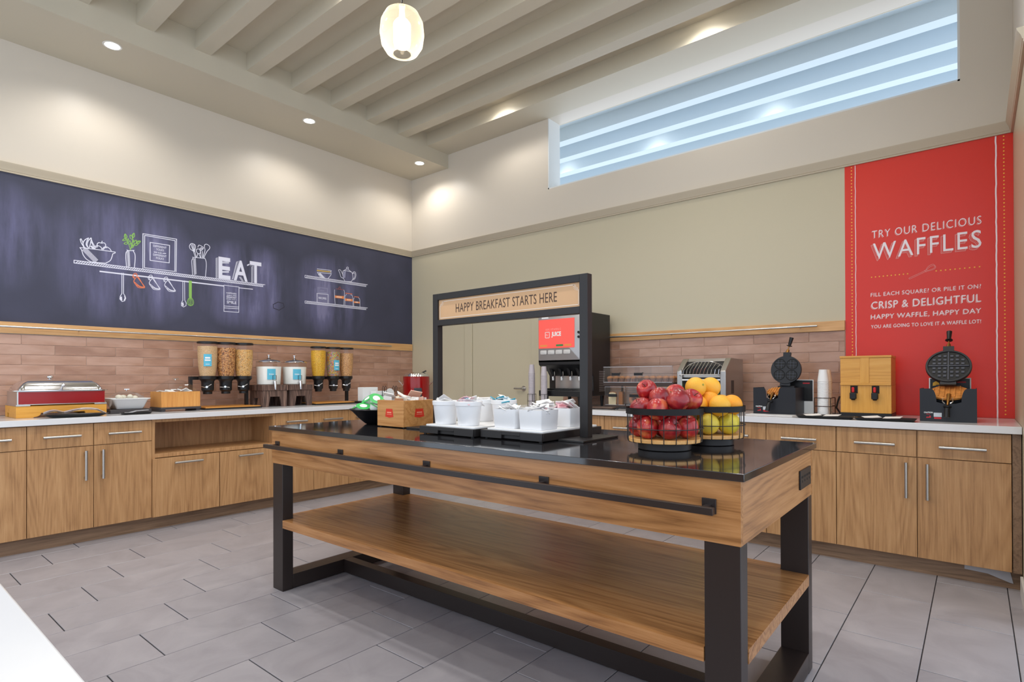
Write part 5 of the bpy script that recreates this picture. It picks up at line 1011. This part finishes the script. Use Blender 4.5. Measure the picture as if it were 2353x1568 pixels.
def bin_mesh(w, d, h): return MB().rrect(-w, w, -d, d, [(.006, 0), (.004, .003), (0, h), (.003, h), (.008, .006), (.012, .005)], .006, 3)
bm1 = mesh('bin', bin_mesh(.060, .062, .082), 40); bm1.materials.append(CRO)
for k, (x, y, lab, cols, nn, pk_) in enumerate(((3.942, -2.805, 'front left', ['white', 'pale', 'grey'], 12, .004), (4.078, -2.800, 'front right', ['white', 'grey', 'pink'], 12, .010), (3.955, -2.60, 'back left', ['white'], 13, .022), (4.085, -2.60, 'back right', ['white', 'pink', 'white'], 14, .026))):
    o = ob('bin', bm1, None); o.location = (x, y, zb2); tag(o, 'square white bin of packets, %s of the four on the right riser' % lab, 'bin', 'square white bins')
    fill(x, y, zb2 + .072, .034, .036, nn, cols, 'paper packet heaped in the %s square bin' % lab, 'packets in the ' + lab + ' bin', .9, pk_ + .008)
# sign frame
YS = -2.66; t = thing('sign_frame', 'black metal frame sign reading HAPPY BREAKFAST STARTS HERE', 'sign', (3.297, YS, TT)); W = 4.243 - 3.297; Hh = 1.582 - TT; T_ = .036
xa, xb = 0, W
ob('post', MB().box(0, T_, -.018, .018, .008, Hh), BLKM, t, bevel=.001); ob('post', MB().box(W - T_ - .004, W, -.018, .018, .008, Hh), BLKM, t, bevel=.001)
ob('crossbar', MB().box(T_ + .0002, W - T_ - .0042, -.018, .018, Hh - .032, Hh), BLKM, t, bevel=.001); ob('crossbar', MB().box(T_ + .0002, W - T_ - .0042, -.018, .018, 1.416 - TT, 1.446 - TT), BLKM, t, bevel=.001)
ob('foot_plate', MB().box(-.07, T_ + .02, -.14, .14, 0, .0078), BLKM, t, bevel=.001); ob('foot_plate', MB().box(W - T_ - .03, W + .055, -.14, .14, 0, .0078), BLKM, t, bevel=.001)
TAN = mat('sign_tan', (208, 166, 124), .55); sp = ob('sign_panel', MB().box(T_ + .0004, W - T_ - .0044, -.008, .008, 1.4462 - TT, Hh - .0322), TAN, t, smooth=0, label='tan sign panel')
z0, z1 = 1.4462 - TT, Hh - .0322; a, b = T_ + .0004, W - T_ - .0044
mb = MB(); fx = lambda x, z: (x, -.0088, z)
def line(mb, p, q, w):
    d = Vector((q[0] - p[0], q[1] - p[1])); d.normalize(); n_ = Vector((-d.y, d.x)) * w / 2; mb.add([fx(p[0] + n_.x, p[1] + n_.y), fx(p[0] - n_.x, p[1] - n_.y), fx(q[0] - n_.x, q[1] - n_.y), fx(q[0] + n_.x, q[1] + n_.y)], [(0, 1, 2, 3)])
e = .009; R_ = [(a + e, z0 + e), (b - e, z0 + e), (b - e, z1 - .03), (b - .03, z1 - e), (a + .03, z1 - e), (a + e, z1 - .03)]
for i in range(6):
    if i in (2, 4): continue
    line(mb, R_[i], R_[(i + 1) % 6], .0028)
for cx_, s in ((a + .012, 1), (b - .012, -1)):
    for k in range(6):
        an = radians(-85 + 17 * k); line(mb, (cx_ + s * .012 * cos(an), z1 - .010 + .012 * sin(an)), (cx_ + s * .026 * cos(an), z1 - .010 + .026 * sin(an)), .0018)
ob('border_print', mb, mat('sign_pale', (236, 222, 206), .5), sp, smooth=0, fix=False)
mb = MB(); put_text(mb, 'HAPPY BREAKFAST STARTS HERE', lambda u, v: (3.458 - 3.297 + (4.081 - 3.458) * u, -.009, 1.477 - TT + .044 * v), -.002, 1.05); ob('lettering', mb, mat('sign_brown', (74, 54, 44), .6), sp, smooth=0, fix=False)
# fruit baskets
CORD = mat('basket_wire', (40, 36, 36), .45); PLATE = wood('basket_wood', (196, 140, 76), (216, 164, 98), (228, 180, 118), 0, .45, ring=.2)
def basket(label, cx, cy, r):
    t = thing('fruit_basket', label, 'basket', (cx, cy, TT), group='round wire fruit baskets'); n = 40
    ob('pedestal', MB().lathe([(r * .68, 0), (r * .70, .002), (r * .70, .026), (r * .68, .028)], 40), CORD, t)
    ob('floor_disc', MB().lathe([(r * .955, .0285), (r * .965, .030), (r * .965, .040), (r * .955, .0415)], 44), PLATE, t)
    ob('rim_band', MB().lathe([(r, .128), (r + .003, .128), (r + .003, .150), (r, .150)], 48, cap=False).loft([[(q * cos(2*pi*i/48), q * sin(2*pi*i/48), z) for i in range(48)] for q, z in ((r, .128), (r + .003, .128), (r + .003, .150), (r, .150))], False, True), CORD, t, smooth=40)
    ob('hoop', MB().tube([((r + .002) * cos(2*pi*i/n), (r + .002) * sin(2*pi*i/n), .078) for i in range(n)], .0018, 6, closed=True), CORD, t)
    for k in range(20):
        a_ = 2*pi*k/20 + .1; c_, s_ = cos(a_), sin(a_); ob('upright', MB().tube([((r * .985) * c_, (r * .985) * s_, .132), ((r * .985) * c_, (r * .985) * s_, .036), ((r * .972) * c_, (r * .972) * s_, .028), (r * .9 * c_, r * .9 * s_, .0268)], .0016, 5), CORD, t)
def pack(n, r, R, z0, seed, it=900):
    random.seed(seed); P = [Vector((random.uniform(-.6, .6) * R, random.uniform(-.6, .6) * R, z0 + r + i * r * .55)) for i in range(n)]
    for k in range(it):
        g = .0012 * (1 - k / it) + .0001
        for p in P: p.z -= g; p.x *= .9995; p.y *= .9995
        for _ in range(3):
            for i in range(n):
                for j in range(i + 1, n):
                    d = P[i] - P[j]; l = d.length
                    if l < 2 * r and l > 1e-6: d *= (2 * r - l) / l * .5; P[i] += d; P[j] -= d
            for p in P:
                h = math.hypot(p.x, p.y)
                if h > R - r and p.z < z0 + .135: s = (R - r) / h; p.x *= s; p.y *= s
                if p.z < z0 + r: p.z = z0 + r
    return P
def apple_mat(i, a, b, c):
    m, t, b_ = nt('apple_skin_%d' % i); N = t.nodes; tc = N.new('ShaderNodeTexCoord'); mp = N.new('ShaderNodeMapping'); mp.inputs['Scale'].default_value = (1, 1, .22); L(t, tc.outputs['Object'], mp.inputs[0])
    n = N.new('ShaderNodeTexNoise'); n.inputs['Scale'].default_value = 60; n.inputs['Detail'].default_value = 5; L(t, mp.outputs[0], n.inputs['Vector'])
    n2 = N.new('ShaderNodeTexNoise'); n2.inputs['Scale'].default_value = 16; L(t, tc.outputs['Object'], n2.inputs['Vector'])
    s = N.new('ShaderNodeMath'); s.operation = 'MULTIPLY_ADD'; s.inputs[1].default_value = .9; L(t, n2.outputs[0], s.inputs[0]); mu = N.new('ShaderNodeMath'); mu.operation = 'MULTIPLY'; mu.inputs[1].default_value = .45; L(t, n.outputs[0], mu.inputs[0]); L(t, mu.outputs[0], s.inputs[2])
    L(t, ramp(t, s.outputs[0], [(.5, a), (.72, b), (.92, c)]), b_.inputs['Base Color']); b_.inputs['Roughness'].default_value = .28; b_.inputs['Coat Weight'].default_value = .2; return m
AM = [apple_mat(0, (132, 14, 26), (176, 32, 36), (214, 120, 70)), apple_mat(1, (150, 22, 30), (190, 50, 48), (222, 150, 90)), apple_mat(2, (110, 12, 24), (150, 24, 34), (190, 70, 56))]
apr = [(.0005, .021), (.004, .0215), (.008, .0265), (.014, .031), (.022, .0325), (.031, .027), (.0375, .014), (.0385, .0), (.036, -.014), (.030, -.026), (.021, -.0335), (.012, -.034), (.007, -.031), (.003, -.0285), (.0005, -.028)]
ame = []
for m_ in AM: q = mesh('apple', MB().lathe(apr[::-1], 28), 180); q.materials.append(m_); ame.append(q)
stm = mesh('stem', MB().tube([(0, 0, .018), (.001, 0, .032), (.005, .001, .041)], [.0016, .0013, .0018], 6), 60); stm.materials.append(mat('stem_brown', (92, 62, 40), .7))
AC = (4.618, -2.760); basket('round wire basket piled with red apples', AC[0], AC[1], .134)
vdir = Vector((CAM.x - AC[0], CAM.y - AC[1])).normalized()
def where(p, c):
    d = Vector((p.x, p.y)); f = d.dot(vdir); s = d.x * -vdir.y + d.y * vdir.x
    return ('front' if f > .03 else 'back' if f < -.03 else 'middle') + ' ' + ('right' if s > .025 else 'left' if s < -.025 else 'centre')
def layer(z): return 'bottom' if z < .1 else 'second' if z < .155 else 'top' 
for i, p in enumerate(pack(19, .0388, .128, .0418, 5)):
    q = thing('apple', 'red apple in the apple basket, %s layer, %s' % (layer(p.z), where(p, AC)), 'apple', (AC[0] + p.x, AC[1] + p.y, TT + p.z), group='apples in the basket'); random.seed(i * 7 + 1)
    q.rotation_euler = (random.uniform(-.9, .9), random.uniform(-.9, .9), random.uniform(0, 6)); ob('skin', ame[i % 3], None, q); ob('stem', stm, None, q)
ORM = [mat('orange_skin', (240, 158, 34), .42, bump=.25, bscale=420, var=.06, vscale=20), mat('orange_skin_pale', (236, 174, 52), .42, bump=.25, bscale=420, var=.06, vscale=20), mat('lemon_skin', (222, 196, 72), .42, bump=.2, bscale=380, var=.08, vscale=22), mat('green_lemon_skin', (214, 194, 62), .42, bump=.2, bscale=380, var=.10, vscale=22)]
orm = []
for k, m_ in enumerate(ORM): q = mesh('fruit', MB().ell((0, 0, 0), .0400, .0400, .039 if k < 2 else .0405, 28, 18), 180); q.materials.append(m_); orm.append(q)
nav = mesh('navel', MB().lathe([(.0045, .0385), (.004, .0402), (.002, .0398), (.0005, .0395)], 12), 60); nav.materials.append(mat('navel_green', (150, 140, 50), .7))
OC = (4.690, -2.505); basket('round wire basket piled with oranges and lemons', OC[0], OC[1], .128)
for i, p in enumerate(pack(16, .0404, .122, .0418, 9)):
    lem = p.z < .125; k = (2 + i % 2) if lem else i % 2; q = thing('lemon' if lem else 'orange', '%s in the citrus basket, %s layer, %s' % ('yellow-green lemon' if lem else 'round orange', layer(p.z), where(p, OC)), 'lemon' if lem else 'orange', (OC[0] + p.x, OC[1] + p.y, TT + p.z), group='lemons in the citrus basket' if lem else 'oranges in the citrus basket'); random.seed(i * 5 + 2)
    q.rotation_euler = (random.uniform(-2, 2), random.uniform(-2, 2), random.uniform(0, 6)); ob('skin', orm[k], None, q); ob('navel', nav, None, q)
# ------------------------------------------------------------------ lamps
WARM = (1.0, .965, .92); LEDM = mat('lamp_disc', (255, 250, 240), emit=14)
def spot(par, loc, watts, size=120, blend=.6, col=WARM, rad=.1, direction=(0, 0, -1)):
    ld = bpy.data.lights.new('lamp_light', 'SPOT'); ld.energy = watts; ld.spot_size = radians(size); ld.spot_blend = blend; ld.color = col; ld.shadow_soft_size = rad
    o = bpy.data.objects.new('lamp_light', ld); COL.objects.link(o); o.location = loc; o.parent = par
    o.rotation_euler = Vector(direction).to_track_quat('-Z', 'Y').to_euler(); return o
def downlight(x, y, z, watts, label, size=125, direction=(0, 0, -1), col=WARM):
    t = thing('recessed_downlight', label, 'downlight', (x, y, z), group='recessed ceiling downlights')
    ob('trim_ring', MB().lathe([(.046, -.0005), (.052, -.003), (.060, -.003), (.062, -.0005)], 32, cap=False), mat('lamp_white', (235, 233, 228), .5), t)
    ob('lens', MB().lathe([(.0005, -.0025), (.047, -.0025)], 32, cap=False), LEDM, t, fix=False)
    spot(t, (0, 0, -.006), watts, size, direction=direction, col=col); return t
for y, lab in ((-3.341, 'round downlight in the soffit above the left end of the mural'), (-1.728, 'round downlight in the soffit above the word EAT'), (-.325, 'round downlight in the soffit nearest the room corner'), (-4.95, 'round downlight in the soffit behind the camera side')):
    downlight(.52, y, ZS, 36, lab, 150)
for x, q in ((1.80, 'door'), (3.88, 'toaster')):
    downlight(x, -.50, ZC, 30, 'downlight tucked up between the last beam and the bulkhead, above the ' + q, 150)
for x, q in ((1.42, 'at its left end'), (2.67, 'left of its middle'), (3.93, 'right of its middle')):
    downlight(x, 1.20, ZC, 6, 'downlight between beams beyond the high opening, ' + q, 150, col=(.84, .92, 1))
def seeded():
    m = bpy.data.materials.new('pendant_glass'); m.use_nodes = True; t = m.node_tree; t.nodes.clear(); N = t.nodes
    out = N.new('ShaderNodeOutputMaterial'); tr = N.new('ShaderNodeBsdfTransparent'); tr.inputs[0].default_value = (1, .985, .94, 1); tl = N.new('ShaderNodeBsdfTranslucent'); tl.inputs[0].default_value = (1, .95, .84, 1); gl = N.new('ShaderNodeBsdfGlossy'); gl.inputs['Roughness'].default_value = .05
    lw = N.new('ShaderNodeLayerWeight'); lw.inputs[0].default_value = .35; m1 = N.new('ShaderNodeMixShader'); mm = N.new('ShaderNodeMath'); mm.operation = 'MULTIPLY_ADD'; mm.inputs[1].default_value = .4; mm.inputs[2].default_value = .12; L(t, lw.outputs['Facing'], mm.inputs[0]); L(t, mm.outputs[0], m1.inputs[0]); L(t, tr.outputs[0], m1.inputs[1]); L(t, tl.outputs[0], m1.inputs[2])
    m2 = N.new('ShaderNodeMixShader'); m2.inputs[0].default_value = .06; L(t, m1.outputs[0], m2.inputs[1]); L(t, gl.outputs[0], m2.inputs[2]); L(t, m2.outputs[0], out.inputs[0]); return m
GLASSP = seeded()
def pendant(x, y, z, label):
    t = thing('pendant_lamp', label, 'lamp', (x, y, z), group='glass globe pendants over the island')
    pr = [(.05, -.128), (.062, -.133), (.092, -.116), (.118, -.074), (.1275, -.012), (.121, .055), (.096, .105), (.058, .13), (.016, .140)]
    ob('globe', MB().lathe(pr, 40, cap=False), GLASSP, t, smooth=80, fix=False)
    ob('bulb', MB().lathe([(.004, -.084), (.044, -.082), (.050, -.06), (.050, .045), (.036, .066), (.018, .08), (.014, .138)], 24), mat('pendant_bulb', (255, 236, 200), emit=5), t)
    ob('cap', MB().lathe([(.02, .141), (.02, .155), (.006, .168)], 20), CHROME, t); ob('cord', MB().cyl((0, 0, .16), (0, 0, ZC - z), .0035, n=8), BLACK, t)
    ob('canopy', MB().lathe([(.05, ZC - z - .02), (.055, ZC - z - .001)], 24), WHITE, t)
    ld = bpy.data.lights.new('lamp_light', 'POINT'); ld.energy = 3.5; ld.color = (1, .84, .62); ld.shadow_soft_size = .06
    o = bpy.data.objects.new('lamp_light', ld); COL.objects.link(o); o.location = (0, 0, -.105); o.parent = t
    return t
pendant(2.93, -2.575, 3.155, 'glowing glass globe pendant hanging above the island')
pendant(4.45, -2.575, 3.155, 'added unseen glass globe pendant above the right end of the island')  # second pendant added out of view as room fill light
for x, y, q in ((2.3, -3.38, 'left end of the island'), (3.75, -3.38, 'middle of the island front'), (5.2, -3.38, 'right end of the island'), (2.3, -4.6, 'near left floor'), (3.75, -5.43, 'near counter'), (5.4, -5.43, 'near right floor'), (3.4, -1.727, 'aisle before the pastry case'), (4.9, -1.727, 'aisle before the waffle makers'), (2.25, -2.55, 'aisle left of the sign'), (1.6, -3.38, 'left aisle')):
    downlight(x, y, ZC, 72, 'added unseen downlight between beams above the ' + q, 140)  # out-of-view downlights added to brighten floor, island and counters
